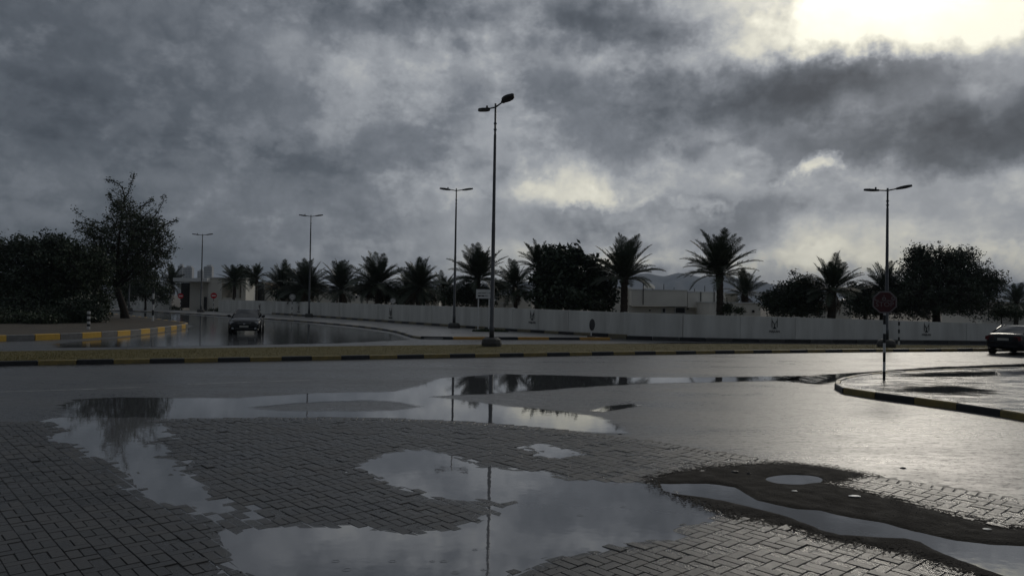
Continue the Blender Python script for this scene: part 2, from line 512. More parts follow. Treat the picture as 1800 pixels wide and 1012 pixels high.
class MB:
    def __init__(self):
        self.v, self.f = [], []

    def add(self, vs, fs):
        o = len(self.v)
        self.v.extend(tuple(p) for p in vs)
        self.f.extend(tuple(i + o for i in q) for q in fs)
        return self

    def box(self, c, s, rz=0.0, rot=None):
        m = rot if rot is not None else Matrix.Rotation(rz, 3, 'Z')
        vs = [Vector(c) + m @ Vector((x * s[0] / 2, y * s[1] / 2, z * s[2] / 2)) for x in (-1, 1) for y in (-1, 1) for z in (-1, 1)]
        return self.add(vs, [(0, 1, 3, 2), (4, 6, 7, 5), (0, 4, 5, 1), (2, 3, 7, 6), (0, 2, 6, 4), (1, 5, 7, 3)])

    def bevbox(self, c, s, b, rz=0.0):
        m = Matrix.Rotation(rz, 3, 'Z')
        x, y, z = s[0] / 2, s[1] / 2, s[2]
        ring = lambda a, d, h: [Vector(c) + m @ Vector((sx * a, sy * d, h)) for sx, sy in ((-1, -1), (1, -1), (1, 1), (-1, 1))]
        vs = ring(x, y, 0) + ring(x, y, z - b) + ring(x - b, y - b, z)
        fs = []
        for k in (0, 4):
            for i in range(4):
                j = (i + 1) % 4
                fs.append((k + i, k + j, k + 4 + j, k + 4 + i))
        fs += [(8, 9, 10, 11), (3, 2, 1, 0)]
        return self.add(vs, fs)

    def tube(self, pts, rad, n=8, cap=True):
        pts = [Vector(p) for p in pts]
        if not hasattr(rad, '__len__'):
            rad = [rad] * len(pts)
        o = len(self.v)
        ref = Vector((0, 0, 1)) if abs((pts[-1] - pts[0]).normalized().z) < .9 else Vector((1, 0, 0))
        for i, p in enumerate(pts):
            d = (pts[min(i + 1, len(pts) - 1)] - pts[max(i - 1, 0)]).normalized()
            a = d.cross(ref).normalized()
            b = d.cross(a)
            for k in range(n):
                w = 2 * math.pi * k / n
                self.v.append(tuple(p + (a * math.cos(w) + b * math.sin(w)) * rad[i]))
        for i in range(len(pts) - 1):
            for k in range(n):
                j = (k + 1) % n
                self.f.append((o + i * n + k, o + i * n + j, o + (i + 1) * n + j, o + (i + 1) * n + k))
        if cap:
            self.f.append(tuple(o + k for k in range(n))[::-1])
            self.f.append(tuple(o + (len(pts) - 1) * n + k for k in range(n)))
        return self

    def prism(self, poly, z0, z1, mat=None):
        n = len(poly)
        vs = [Vector((p[0], p[1], z0)) for p in poly] + [Vector((p[0], p[1], z1)) for p in poly]
        if mat is not None:
            vs = [mat @ v for v in vs]
        fs = [tuple(range(n))[::-1], tuple(range(n, 2 * n))]
        for i in range(n):
            j = (i + 1) % n
            fs.append((i, j, n + j, n + i))
        return self.add(vs, fs)

    def mesh(self, name, smooth=False):
        me = bpy.data.meshes.new(name)
        me.from_pydata([tuple(v) for v in self.v], [], self.f)
        if smooth:
            me.polygons.foreach_set('use_smooth', [True] * len(me.polygons))
        me.update()
        return me

    def build(self, name, mat, parent=None, smooth=False, loc=None):
        return link(name, self.mesh(name, smooth), mat, parent, loc)


def link(name, me, mat, parent=None, loc=None):
    if mat is not None and not me.materials:
        me.materials.append(mat)
    o = bpy.data.objects.new(name, me)
    C.objects.link(o)
    if parent is not None:
        o.parent = parent
    if loc is not None:
        o.location = loc
    return o


def tag(o, label=None, cat=None, group=None, kind=None):
    if label:
        o['label'] = label
    if cat:
        o['category'] = cat
    if group:
        o['group'] = group
    if kind:
        o['kind'] = kind
    return o


def thing(name, loc, label, cat, group=None, rz=0.0):
    e = bpy.data.objects.new(name, None)
    e.empty_display_size = .3
    C.objects.link(e)
    e.location = loc
    e.rotation_euler = (0, 0, rz)
    return tag(e, label, cat, group)


def sheet(name, pts, z, mat, kind='structure', depth=0.0):
    """a level sheet with the given outline; depth gives it sides"""
    import bmesh
    bm = bmesh.new()
    vs = [bm.verts.new((p[0], p[1], z)) for p in pts]
    f = bm.faces.new(vs)
    if f.normal.z < 0:
        f.normal_flip()
    bm.normal_update()
    if f.normal.z < 0:
        f.normal_flip()
    if depth:
        n = len(vs)
        lo = [bm.verts.new((p[0], p[1], z - depth)) for p in pts]
        for i in range(n):
            j = (i + 1) % n
            bm.faces.new((vs[i], vs[j], lo[j], lo[i]))
    bmesh.ops.triangulate(bm, faces=[f])
    me = bpy.data.meshes.new(name)
    bm.to_mesh(me)
    bm.free()
    o = link(name, me, mat)
    if kind:
        o['kind'] = kind
    return o


def resample(pts, step):
    pts = [Vector(p) for p in pts]
    seg = [(b - a).length for a, b in zip(pts, pts[1:])]
    tot = sum(seg)
    n = max(1, round(tot / step))
    out = []
    for k in range(n + 1):
        s = tot * k / n
        i = 0
        while i < len(seg) - 1 and s > seg[i]:
            s -= seg[i]
            i += 1
        out.append(pts[i].lerp(pts[i + 1], min(1, s / seg[i])))
    return out


def smooth_line(pts, it=2):
    pts = [Vector(p) for p in pts]
    for _ in range(it):
        q = [pts[0]]
        for a, b in zip(pts, pts[1:]):
            q += [a.lerp(b, .25), a.lerp(b, .75)]
        pts = q + [pts[-1]]
    return pts


KERB = {}


def kerb_mesh(mat, ln, h, w):
    k = (mat.name, ln, h, w)
    if k not in KERB:
        me = MB().bevbox((0, 0, 0), (ln, w, h), .025).mesh('kerb_stone')
        me.materials.append(mat)
        KERB[k] = me
    return KERB[k]


def kerbs(parent, line, mats, step=1.0, h=.2, w=.16, z=-.04, skip=None):
    pts = resample(line, step)
    for i, (a, b) in enumerate(zip(pts, pts[1:])):
        ln = round((b - a).length * .985, 2)
        me = kerb_mesh(mats[i % len(mats)], ln, h, w)
        o = link('kerb_stone', me, None, parent)
        mid = (a + b) / 2
        o.location = (mid.x, mid.y, z + random.uniform(-.006, .006))
        o.rotation_euler = (0, 0, math.atan2(b.y - a.y, b.x - a.x) + random.uniform(-.012, .012))


def text_mesh(s, size, extrude=.004, align='CENTER'):
    c = bpy.data.curves.new('lettering', 'FONT')
    c.body = s
    c.size = size
    c.extrude = extrude
    c.resolution_u = 2
    c.align_x = align
    c.align_y = 'CENTER'
    o = bpy.data.objects.new('lettering', c)
    C.objects.link(o)
    dg = bpy.context.evaluated_depsgraph_get()
    dg.update()
    me = bpy.data.meshes.new_from_object(o.evaluated_get(dg))
    bpy.data.objects.remove(o)
    bpy.data.curves.remove(c)
    me.materials.clear()
    me.name = 'lettering'
    return me


# ------------------------------------------------------------------ ground fields (numpy)


def poly_sd(P, poly):
    """signed distance, positive inside; P (n,2), poly list of (x,y)"""
    poly = np.array([(p[0], p[1]) for p in poly])
    a = poly
    b = np.roll(poly, -1, axis=0)
    dmin = np.full(len(P), 1e9)
    inside = np.zeros(len(P), bool)
    for i in range(len(a)):
        e = b[i] - a[i]
        w = P - a[i]
        tt = np.clip((w @ e) / max(e @ e, 1e-9), 0, 1)
        d = np.hypot(*(w - tt[:, None] * e).T)
        dmin = np.minimum(dmin, d)
        c = ((a[i, 1] <= P[:, 1]) != (b[i, 1] <= P[:, 1]))
        with np.errstate(divide='ignore', invalid='ignore'):
            xi = a[i, 0] + (P[:, 1] - a[i, 1]) * e[0] / (e[1] if e[1] else 1e-9)
        inside ^= c & (P[:, 0] < xi)
    return np.where(inside, dmin, -dmin)


_grid = rng.random((64, 64))


def vnoise(x, y):
    xi, yi = np.floor(x).astype(int), np.floor(y).astype(int)
    fx, fy = x - xi, y - yi
    fx, fy = fx * fx * (3 - 2 * fx), fy * fy * (3 - 2 * fy)
    g = lambda i, j: _grid[i % 64, j % 64]
    return (g(xi, yi) * (1 - fx) * (1 - fy) + g(xi + 1, yi) * fx * (1 - fy) + g(xi, yi + 1) * (1 - fx) * fy + g(xi + 1, yi + 1) * fx * fy) - .5


def fbm(x, y, s, o=4):
    r, a = 0, 1.0
    for k in range(o):
        r = r + a * vnoise(x * s + 7.3 * k, y * s + 3.1 * k)
        a *= .5
        s *= 2.03
    return r


def sstep(a, b, x):
    t = np.clip((x - a) / (b - a), 0, 1)
    return t * t * (3 - 2 * t)


def grid_mesh(name, x0, x1, y0, y1, step, zf, keep=None, attr=None):
    xs = np.arange(x0, x1 + step, step)
    ys = np.arange(y0, y1 + step, step)
    X, Y = np.meshgrid(xs, ys)
    P = np.stack([X.ravel(), Y.ravel()], 1)
    Z = zf(P)
    nx, ny = len(xs), len(ys)
    ok = np.ones(len(P), bool) if keep is None else keep(P)
    idx = np.arange(len(P)).reshape(ny, nx)
    q = np.stack([idx[:-1, :-1], idx[:-1, 1:], idx[1:, 1:], idx[1:, :-1]], -1).reshape(-1, 4)
    q = q[ok[q].any(1)]
    used = np.unique(q)
    mp = np.full(len(P), -1)
    mp[used] = np.arange(len(used))
    V = np.column_stack([P[used], Z[used]])
    me = bpy.data.meshes.new(name)
    me.from_pydata(V.tolist(), [], mp[q].tolist())
    me.polygons.foreach_set('use_smooth', [True] * len(me.polygons))
    if attr is not None:
        at = me.attributes.new('depth', 'FLOAT', 'POINT')
        at.data.foreach_set('value', attr(P)[used].astype(np.float32))
    me.update()
    return me


# ------------------------------------------------------------------ the setting: ground and roads
def gp(lst, z=0.0):
    return [G(x, y, z) for x, y in lst]


gm = MB()
gm.add([(-5950, -40, -.06), (5950, -40, -.06), (5950, 5950, -.06), (-5950, 5950, -.06)], [(0, 1, 2, 3)])
tag(gm.build('ground', DESERT), kind='structure')

WALL = [(-260, 533, 513), (60, 537.5, 517), (170, 541, 519), (300, 545.5, 522.5)]
WALL2 = [(385, 549, 526.5), (480, 553.5, 529), (560, 559, 531), (640, 565, 533.5), (720, 571, 536), (800, 577, 538.5), (900, 584.5, 541.5),
         (1000, 590.5, 545), (1100, 595.5, 549), (1200, 598.5, 552), (1300, 600.5, 555), (1400, 602, 557.5), (1500, 602.5, 560.5),
         (1600, 603, 564), (1700, 604, 567.5), (1800, 605, 571), (2150, 610, 582)]
wl = [G(x, y) for x, y, t in WALL + WALL2]
asph = [Vector((-95, -12, 0)), Vector((60, -12, 0)), Vector((60, wl[-1].y, 0))] + [p + Vector((0, .4, 0)) for p in wl[::-1]] + [Vector((-95, wl[0].y, 0))]
road = sheet('road', asph, 0.0, ASPHALT)

# ---- painted edge lines on the near road
for name, seg, w in (('road_marking', [(330, 675), (440, 671), (545, 667.6)], .10), ('road_marking', [(850, 653.5), (1000, 650.5), (1130, 647.5)], .08),
                     ('road_marking', [(-60, 690), (120, 685), (250, 680)], .08)):
    ln = resample([G(x, y, .004) for x, y in seg], .8)
    mb = MB()
    for a, b in zip(ln, ln[1:]):
        d = (b - a).normalized()
        n = Vector((-d.y, d.x, 0)) * w / 2
        mb.add([a - n, b - n, b + n, a + n], [(0, 1, 2, 3)])
    mb.build(name, PAINT, road)

# ---- paved forecourt in the foreground
EDGE = [(-420, 747), (-200, 745), (0, 742), (200, 738), (400, 734), (560, 733), (700, 735), (860, 743), (980, 755), (1100, 769), (1200, 784), (1290, 799), (1400, 815),
        (1540, 838), (1660, 855), (1800, 877), (2050, 915), (2300, 960)]
PZ = .040
edge = smooth_line(gp(EDGE, PZ), 2)
court = [Vector((-13, 4.2, 0)), Vector((9.5, 4.2, 0))] + [Vector((p.x, p.y, 0)) for p in edge[::-1]]
PA = [(640, 815), (665, 800), (720, 790), (790, 797), (845, 820), (922, 828), (983, 846), (1044, 850), (1085, 854), (1126, 852), (1165, 853), (1190, 868), (1240, 893),
      (1256, 903), (1227, 913), (1146, 944), (1065, 956), (1016, 962), (955, 977), (902, 995), (849, 1014), (820, 1060), (560, 1060), (490, 1014), (440, 975), (438, 938), (520, 925), (620, 930), (730, 937),
      (800, 928), (865, 905), (905, 884), (870, 877), (770, 869), (710, 853)]
PB = [(105, 738), (130, 775), (190, 815), (235, 825), (280, 868), (330, 895), (370, 910), (442, 908), (410, 885), (350, 868), (330, 850), (290, 836), (302, 815),
      (270, 802), (295, 788), (262, 776), (300, 764), (270, 738)]
PC = [(925, 783), (945, 780), (985, 784), (1018, 799), (985, 803), (955, 797)]
PD = [(1165, 851), (1245, 850), (1290, 856), (1330, 880), (1400, 895), (1440, 898), (1500, 911), (1560, 921), (1600, 933), (1680, 951), (1750, 958), (1850, 963), (1990, 985), (1990, 1050), (1850, 1040), (1765, 1010),
      (1690, 984), (1640, 964), (1620, 951), (1590, 944), (1540, 943), (1480, 939), (1440, 929), (1400, 912), (1340, 895), (1270, 878), (1210, 869), (1175, 862)]
PE = [(1397 + 46 * math.cos(a), 843 + 7.5 * math.sin(a)) for a in np.linspace(0, 2 * math.pi, 20, endpoint=False)]
MUDP = [(1130, 842), (1180, 826), (1290, 815), (1390, 812), (1460, 818), (1540, 834), (1500, 843), (1465, 850), (1505, 857), (1560, 870), (1640, 892), (1700, 908), (1760, 921), (1850, 932), (2000, 960), (2000, 1080),
        (1850, 1060), (1690, 1006), (1600, 978), (1550, 966), (1480, 954), (1400, 931), (1300, 911), (1235, 890), (1190, 870), (1150, 852)]
WL = .034
gA, gB, gC, gD, gE = (gp(p, WL) for p in (PA, PB, PC, PD, PE))
gM = gp(MUDP, WL + .01)


def puddle_sd(P):
    return np.maximum.reduce([poly_sd(P, gA), poly_sd(P, gB), poly_sd(P, gC) - .02, poly_sd(P, gD)])


def paver_h(P):
    sd = puddle_sd(P) + .30 * fbm(P[:, 0], P[:, 1], 1.3) - .10
    return PZ + .005 * fbm(P[:, 0], P[:, 1], .7) - .020 * sstep(-.38, .26, sd) - .02 * sstep(-.1, .2, poly_sd(P, gE))


bedme = grid_mesh('joint_bed', -13, 9.6, 4.2, 15.4, .12, lambda P: paver_h(P) - .011, keep=lambda P: poly_sd(P, court) > -.02)
court_o = link('forecourt_paving', bedme, BED)
tag(court_o, kind='structure')

# pavers: runs of pairs and stretchers between continuous diagonal joints
BL, BW = .222, .111
ang = math.atan2(-1.1, 1.0)
da = np.array([math.cos(ang), math.sin(ang)])
db = np.array([-da[1], da[0]])
cand = []
for i in range(-70, 90):
    off = (i * 1.0) * BW
    for j in range(-60, 90):
        o = j * 3 * BW + off % (3 * BW)
        # two stones along the run, one across it
        cand.append((i * BL + BW * .5, o + BL * .5, 0))
        cand.append((i * BL + BW * 1.5, o + BL * .5, 0))
        cand.append((i * BL + BL * .5, o + BL + BW * .5, 1))
cand = np.array(cand)
org = np.array([0.0, 8.5])
XY = org + cand[:, 1:2] * da + cand[:, 0:1] * db
sel = (poly_sd(XY, court) > .16) & (XY[:, 1] > 4.7)
# seen from here or from a step aside
vx = XY[:, 0] / XY[:, 1] * FPX + 900
sel &= (vx > -260) & (vx < 2060)
sel &= poly_sd(XY, gM) < .10
XY, ori, vx = XY[sel], cand[sel, 2], vx[sel]
HZ = paver_h(XY) + rng.normal(0, .0024, len(XY)) - .004 * (rng.random(len(XY)) < .05)
gx = (paver_h(XY + [.05, 0]) - paver_h(XY - [.05, 0])) / .1
gy = (paver_h(XY + [0, .05]) - paver_h(XY - [0, .05])) / .1
sdv = puddle_sd(XY)
order = np.argsort(np.where(sdv > .12, 1e3, 0) + np.hypot(XY[:, 0], XY[:, 1]) + np.where((vx < 0) | (vx > 1800) | (XY[:, 1] < 6.05), 500, 0))
near = set(order[:300].tolist())
pv = MB().bevbox((0, 0, -.05), (BL - .010, BW - .010, .05), .003)
pvm = pv.mesh('paver')
pvm.materials.append(PAVER)
base_v = np.array(pv.v)
AV, AF = [], []
for k in range(len(XY)):
    a = ang + (math.pi / 2 if ori[k] else 0) + random.uniform(-.012, .012)
    q = Vector((-gx[k] + random.uniform(-.006, .006), -gy[k] + random.uniform(-.006, .006), 1)).normalized().rotation_difference(Vector((0, 0, 1))).inverted()
    mat = Matrix.Translation((XY[k, 0], XY[k, 1], HZ[k])) @ q.to_matrix().to_4x4() @ Matrix.Rotation(a, 4, 'Z')
    if k in near:
        o = link('paver', pvm, None, court_o)
        o.matrix_local = mat
    else:
        m = np.array(mat)
        o = len(AV) * 12
        AV.append(base_v @ m[:3, :3].T + m[:3, 3])
        AF += [tuple(i + o for i in f) for f in pv.f]
# border course along the road edge
eb = resample(edge, .125)
for a, b in zip(eb, eb[1:]):
    mid = (a + b) / 2
    px = mid.x / mid.y * FPX + 900
    if px < -260 or px > 2060:
        continue
    d = (b - a).normalized()
    n = Vector((d.y, -d.x, 0))
    c = mid + n * .11
    if abs(px - 1420) < 40 and False:
        continue
    z = float(paver_h(np.array([[c.x, c.y]]))[0]) + random.uniform(-.002, .002)
    mat = Matrix.Translation((c.x, c.y, z)) @ Matrix.Rotation(math.atan2(n.y, n.x), 4, 'Z')
    m = np.array(mat)
    o = len(AV) * 12
    AV.append(base_v @ m[:3, :3].T + m[:3, 3])
    AF += [tuple(i + o for i in f) for f in pv.f]
me = bpy.data.meshes.new('paver_field')
me.from_pydata(np.concatenate(AV).tolist(), [], AF)
o = link('paver_field', me, PAVER, court_o)
o['kind'] = 'stuff'

# mud washed over the paving, with the channel the stream has cut
mA = np.array([(p.x, p.y) for p in gM])


def mud_h(P):
    sd = poly_sd(P, gM) + .10 * fbm(P[:, 0], P[:, 1], 3.0)
    h = PZ + .0035 + .010 * sstep(-.05, .35, sd) + .014 * fbm(P[:, 0], P[:, 1], 5, 5) * sstep(-.1, .2, sd)
    ch = poly_sd(P, gD) + .02 * fbm(P[:, 0], P[:, 1], 5)
    h = h - .045 * sstep(-.12, .12, ch)
    return h - .05 * sstep(-.08, .08, poly_sd(P, gE))


_t = MUD.node_tree
_b = _t.nodes['Principled BSDF']
_at = node(_t, 'ShaderNodeAttribute', attribute_name='depth')
_tc = node(_t, 'ShaderNodeTexCoord')
_n = node(_t, 'ShaderNodeTexNoise')
_n.inputs['Scale'].default_value = 38
_n.inputs['Detail'].default_value = 4
_t.links.new(_tc.outputs['Object'], _n.inputs['Vector'])
_v = mth(_t, 'ADD', _at.outputs['Fac'], mth(_t, 'MULTIPLY', mth(_t, 'SUBTRACT', _n.outputs['Fac'], .5), 5.0))
_v = mth(_t, 'MULTIPLY', _v, 3.0, clamp=True)
_tr = node(_t, 'ShaderNodeBsdfTransparent')
_mx = node(_t, 'ShaderNodeMixShader')
_t.links.new(_v, _mx.inputs[0])
_t.links.new(_tr.outputs[0], _mx.inputs[1])
_t.links.new(_b.outputs[0], _mx.inputs[2])
_t.links.new(_mx.outputs[0], _t.nodes['Material Output'].inputs['Surface'])
mudo = link('mud_patch', grid_mesh('mud_patch', mA[:, 0].min() - .3, mA[:, 0].max() + .3, mA[:, 1].min() - .3, mA[:, 1].max() + .3, .03, mud_h,
                                   keep=lambda P: poly_sd(P, gM) > -.18, attr=lambda P: (poly_sd(P, gM) + .10 * fbm(P[:, 0], P[:, 1], 3.0) + .02) / .26), MUD)
tag(mudo, 'patch of dark wet mud washed over the paving', None, kind='structure')


# standing water on the paving
def puddle(name, poly, z, mat, step, label, grow=.35, depth=None, sub=()):
    a = np.array([(p.x, p.y) for p in poly])
    def sdf(P):
        s = poly_sd(P, poly)
        for q in sub:
            s = np.minimum(s, -poly_sd(P, q))
        return s
    me_ = grid_mesh(name, a[:, 0].min() - grow, a[:, 0].max() + grow, a[:, 1].min() - grow, a[:, 1].max() + grow, step,
                    lambda P: np.full(len(P), z), keep=lambda P: sdf(P) > -grow, attr=(lambda P: sdf(P) / depth) if depth else None)
    o = link(name, me_, mat)
    return tag(o, label, None, kind='structure')


pudA = puddle('puddle', gA, WL, WATER, .08, 'broad branching puddle across the middle of the paving', .3)
puddle('puddle', gB, WL + .0005, WATER, .08, 'narrow chain of puddles down the left of the paving', .25)
puddle('puddle', gC, WL + .001, WATER, .08, 'small bright puddle near the road edge of the paving', .15)
puddle('stream', gD, WL + .0015, WATER, .08, 'rain water stream winding through the mud', .06)
puddle('puddle', gE, WL + .006, WATER, .05, 'small round puddle in the mud', .03)
# rings where the last drops fall
rings = MB()
for px, py in [(590, 985), (610, 1000), (780, 985), (835, 965), (850, 1000), (760, 985), (690, 985), (800, 1005), (1020, 905), (1095, 890)]:
    c = G(px, py, WL + .002)
    rad = random.uniform(.02, .035)
    for q in (1.0,) if random.random() < .5 else (1.0, .55):
        N = 22
        vs = []
        for rr_, zz in ((rad * q - .005, 0), (rad * q, .0006), (rad * q + .005, 0)):
            vs += [c + Vector((math.cos(2 * math.pi * k / N) * rr_, math.sin(2 * math.pi * k / N) * rr_, zz)) for k in range(N)]
        rings.add(vs, [(l_ * N + k, l_ * N + (k + 1) % N, (l_ + 1) * N + (k + 1) % N, (l_ + 1) * N + k) for l_ in range(2) for k in range(N)])
tag(rings.build('drop_rings', WATER, pudA, smooth=True), kind='stuff')

# standing water on the carriageway
W1 = [(105, 712), (135, 702), (210, 698), (300, 699), (420, 699), (560, 690), (690, 688), (740, 676), (770, 665), (880, 657), (1000, 660), (1100, 663), (1250, 663), (1420, 660),
      (1400, 668), (1250, 672), (1110, 675), (1000, 682), (900, 690), (760, 697), (800, 702), (880, 712), (980, 722), (1030, 728), (1070, 738), (1110, 764), (1040, 760), (900, 749), (850, 743), (700, 736), (560, 735), (400, 737), (250, 741), (120, 745)]
lens = gp([(440, 716), (520, 709), (640, 704), (690, 706), (735, 714), (690, 721), (600, 722), (500, 722)])
puddle('puddle', gp(W1), .004, WATER_FILM, .12, 'long puddle on the road along the paving edge', .6, depth=.45, sub=(lens,))
W2 = [(1350, 668), (1440, 659), (1560, 651), (1640, 645), (1800, 639), (2100, 634), (2100, 648), (1800, 650), (1600, 656), (1520, 662), (1440, 676)]
puddle('puddle', gp(W2), .004, WATER_FILM, .12, 'dark puddle on the road behind the kerbed island', .5, depth=.6)
W3 = [(-300, 540), (170, 547), (300, 551), (420, 560), (520, 567), (620, 577), (690, 587), (715, 597), (600, 603), (300, 609), (100, 611), (100, 604), (235, 592), (320, 580), (340, 573), (310, 566), (250, 558), (150, 548), (-300, 541)]
WATER_SIDE = water_material('side_road_water', True, base=(.06, .062, .064), ior=1.5, rough=.09, ripple=.22)
puddle('puddle', gp(W3), .004, WATER_SIDE, .25, 'sheet of rain water over the side road around the car', 1.0, depth=1.2)
W4 = [(1040, 722), (1065, 714), (1110, 709), (1128, 712), (1100, 717), (1060, 724)]
puddle('puddle', gp(W4), .0045, WATER_FILM, .06, 'small dark puddle in the middle of the road', .2, depth=.2)
W5 = [(1060, 604), (1200, 606), (1400, 608), (1700, 611), (2100, 616), (2100, 611), (1700, 606), (1400, 604), (1200, 602)]
puddle('puddle', gp(W5), .004, WATER_FILM, .4, 'strip of water on the far carriageway before the wall', .6, depth=1.0)

# ---- grass median with black and yellow kerbs
MZ = .15
mn = [G(x, y, MZ) for x, y in [(-420, 645), (0, 634), (100, 632.5), (400, 628), (868, 620.5), (1200, 616.2), (1500, 613.3), (1735, 612.0), (2150, 611)]]
mf = [G(x, y, MZ) for x, y in [(-420, 622), (0, 616.5), (300, 611.8), (600, 607.5), (868, 604.3), (1200, 603), (1500, 604.6), (1735, 606.8), (2150, 608.4)]]
mn, mf = smooth_line(mn, 2), smooth_line(mf, 2)
med = sheet('median', [(p.x, p.y) for p in mn] + [(p.x, p.y) for p in mf[::-1]], MZ - .015, TURF, depth=.2)
kerbs(med, mn, (YEL, BLK), step=1.05, h=.2, w=.16, z=MZ - .2 + .004)
kerbs(med, mf, (BLK, GREYK), step=1.05, h=.2, w=.12, z=MZ - .2 - .03)
gb = MB()
mpoly = [(p.x, p.y) for p in mn] + [(p.x, p.y) for p in mf[::-1]]
for k in range(60000):
    t = random.random()
    ia = t * (len(mn) - 1)
    ib = t * (len(mf) - 1)
    a = mn[int(ia)].lerp(mn[int(ia) + 1], ia % 1)
    b = mf[int(ib)].lerp(mf[int(ib) + 1], ib % 1)
    p = a.lerp(b, random.uniform(.04, .99))
    hgt = random.uniform(.012, .03) * (1.8 if random.random() < .03 else 1)
    w = random.uniform(.006, .014)
    an = random.uniform(0, 6.28)
    lean = Vector((math.cos(an * 3.3), math.sin(an * 3.3), 0)) * hgt * random.uniform(.2, .8)
    q = Vector((math.cos(an), math.sin(an), 0)) * w
    z = Vector((p.x, p.y, MZ - .018))
    gb.add([z - q, z + q, z + lean + Vector((0, 0, hgt))], [(0, 1, 2)])
go = gb.build('grass', GRASS)
tag(go, 'short dry yellowish grass covering the median', 'grass', kind='stuff')

# ---- verge at the left with its bright kerb
VZ = .27
vl = smooth_line([G(x, y, VZ) for x, y in [(-420, 604), (0, 589.5), (50, 588.5), (110, 586.5), (180, 583.5), (235, 580), (285, 575), (318, 571), (331, 568.5), (322, 566.2), (296, 563), (240, 555.5), (180, 549), (130, 545.5), (-420, 537)]], 2)
verge = sheet('verge', [(p.x, p.y) for p in vl], VZ - .01, SOIL, depth=.4)
kerbs(verge, vl, (YELB, GREYK), step=1.2, h=.40, w=.2, z=VZ - .38)

# ---- pavement along the wall, ending in a point by the big lamp post
SZ = .12
so = smooth_line([G(x, y, SZ) for x, y in [(-260, 536), (60, 541), (170, 544), (240, 546), (350, 551), (450, 558), (560, 565.5), (640, 573), (690, 579.5), (715, 586), (728, 591), (760, 592.5), (900, 593.2), (1000, 593.5), (1072, 594)]], 2)
wb = [p + Vector((0, -.1, 0)) for p in wl if p.x < G(1075, 594, SZ).x]
side = sheet('pavement', [(p.x, p.y) for p in so] + [(G(1075, 594, SZ).x + .05, so[-1].y + .35)] + [(p.x, p.y) for p in wb[::-1]], SZ - .01, CONC, depth=.2)
ORA = pm('orange_kerb_paint', (.50, .27, .06), (.36, .20, .055), scale=5, rough=.42, bump=.15)
DULL = pm('faded_khaki_kerb', (.20, .17, .10), (.13, .115, .08), scale=5, rough=.5, bump=.15)
cut = min(range(len(so)), key=lambda i: (so[i] - G(732, 591.5, SZ)).length)
kerbs(side, so[:cut + 1], (DULL, BLK), step=1.35, h=.24, w=.16, z=SZ - .23)
kerbs(side, so[cut:], (BLK, ORA), step=1.75, h=.34, w=.2, z=SZ - .30)
wk = [G(x, y) + Vector((0, -.35, 0)) for x, y, t in WALL2[1:]]
kerbs(side, wk[:8], (DULL, BLK), step=1.25, h=.30, w=.14, z=0.0)
kerbs(side, wk[7:], (BLK, CONB), step=1.6, h=.22, w=.14, z=0.0)

# ---- kerbed island at the right
IZ = .15
isl = smooth_line([G(x, y, IZ) for x, y in [(2150, 640), (1800, 645), (1700, 647.5), (1580, 652.5), (1520, 657), (1486, 663), (1469, 670), (1476, 679), (1500, 684.5), (1560, 692), (1640, 702), (1720, 713), (1800, 725), (2150, 785)]], 2)
island = sheet('island', [(p.x, p.y) for p in isl], IZ - .012, ISLE, depth=.2)
kerbs(island, isl, (YEL, BLK), step=1.0, h=.22, w=.15, z=IZ - .21)
puddle('puddle', gp([(1560, 686), (1600, 678), (1660, 676), (1720, 681), (1755, 690), (1700, 693), (1640, 690)], IZ), IZ - .008, WATER_FILM, .08, 'dark puddle on top of the kerbed island', .3, depth=1.6)
puddle('puddle', gp([(1560, 660), (1640, 654), (1800, 650), (2000, 648), (2000, 656), (1800, 658), (1650, 662)], IZ), IZ - .008, WATER_FILM, .1, 'long puddle along the back of the island', .3, depth=1.2)


# ------------------------------------------------------------------ boundary wall
def wall_thing(name, pts, label, step, cap=True):
    base = G(pts[0][0], pts[0][1])
    th = thing(name, (base.x, base.y, 0), label, 'wall')
    P3 = []
    for x, y, t in pts:
        g = G(x, y)
        P3.append((g, A(x, t, g.y).z))
    dens = []
    for (a, za), (b, zb) in zip(P3, P3[1:]):
        n = max(1, round((b - a).length / step))
        for k in range(n):
            dens.append((a.lerp(b, k / n), za + (zb - za) * k / n))
    dens.append(P3[-1])
    for i, ((a, za), (b, zb)) in enumerate(zip(dens, dens[1:])):
        d = (b - a).normalized()
        nrm = Vector((d.y, -d.x, 0))
        jit = random.uniform(-.012, .012)
        zt = (za + zb) / 2 + random.uniform(-.012, .012)
        mb = MB()
        a2, b2 = a + d * .006, b - d * .006
        th2 = .1
        corners = []
        for p in (a2, b2):
            for s in (1, -1):
                corners.append(p + nrm * (th2 * s + jit) - Vector((base.x, base.y, 0)))
        zb0 = -.05
        vs = [(c.x, c.y, zb0) for c in corners]
        vs += [(corners[0].x, corners[0].y, za - .004), (corners[1].x, corners[1].y, za - .004), (corners[2].x, corners[2].y, zb - .004), (corners[3].x, corners[3].y, zb - .004)]
        mb.add(vs, [(0, 2, 6, 4), (1, 5, 7, 3), (0, 4, 5, 1), (2, 3, 7, 6), (4, 6, 7, 5), (0, 1, 3, 2)])
        mb.build('wall_panel', WALLM, th)
        if cap and i % 3 == 1:
            c = (a - Vector((base.x, base.y, 0)))
            MB().box((c.x, c.y, za / 2), (.26, .26, za + .06), rz=math.atan2(d.y, d.x)).build('pier', WALLM, th)
    return th, dens, base


wall1, dl, b1 = wall_thing('boundary_wall', WALL, 'far stretch of white wall left of the gatehouse, behind the leaning tree', 5.0)
wall2, dr, b2 = wall_thing('boundary_wall', WALL2, 'long white boundary wall with emblems, running right from the gatehouse', 3.0)

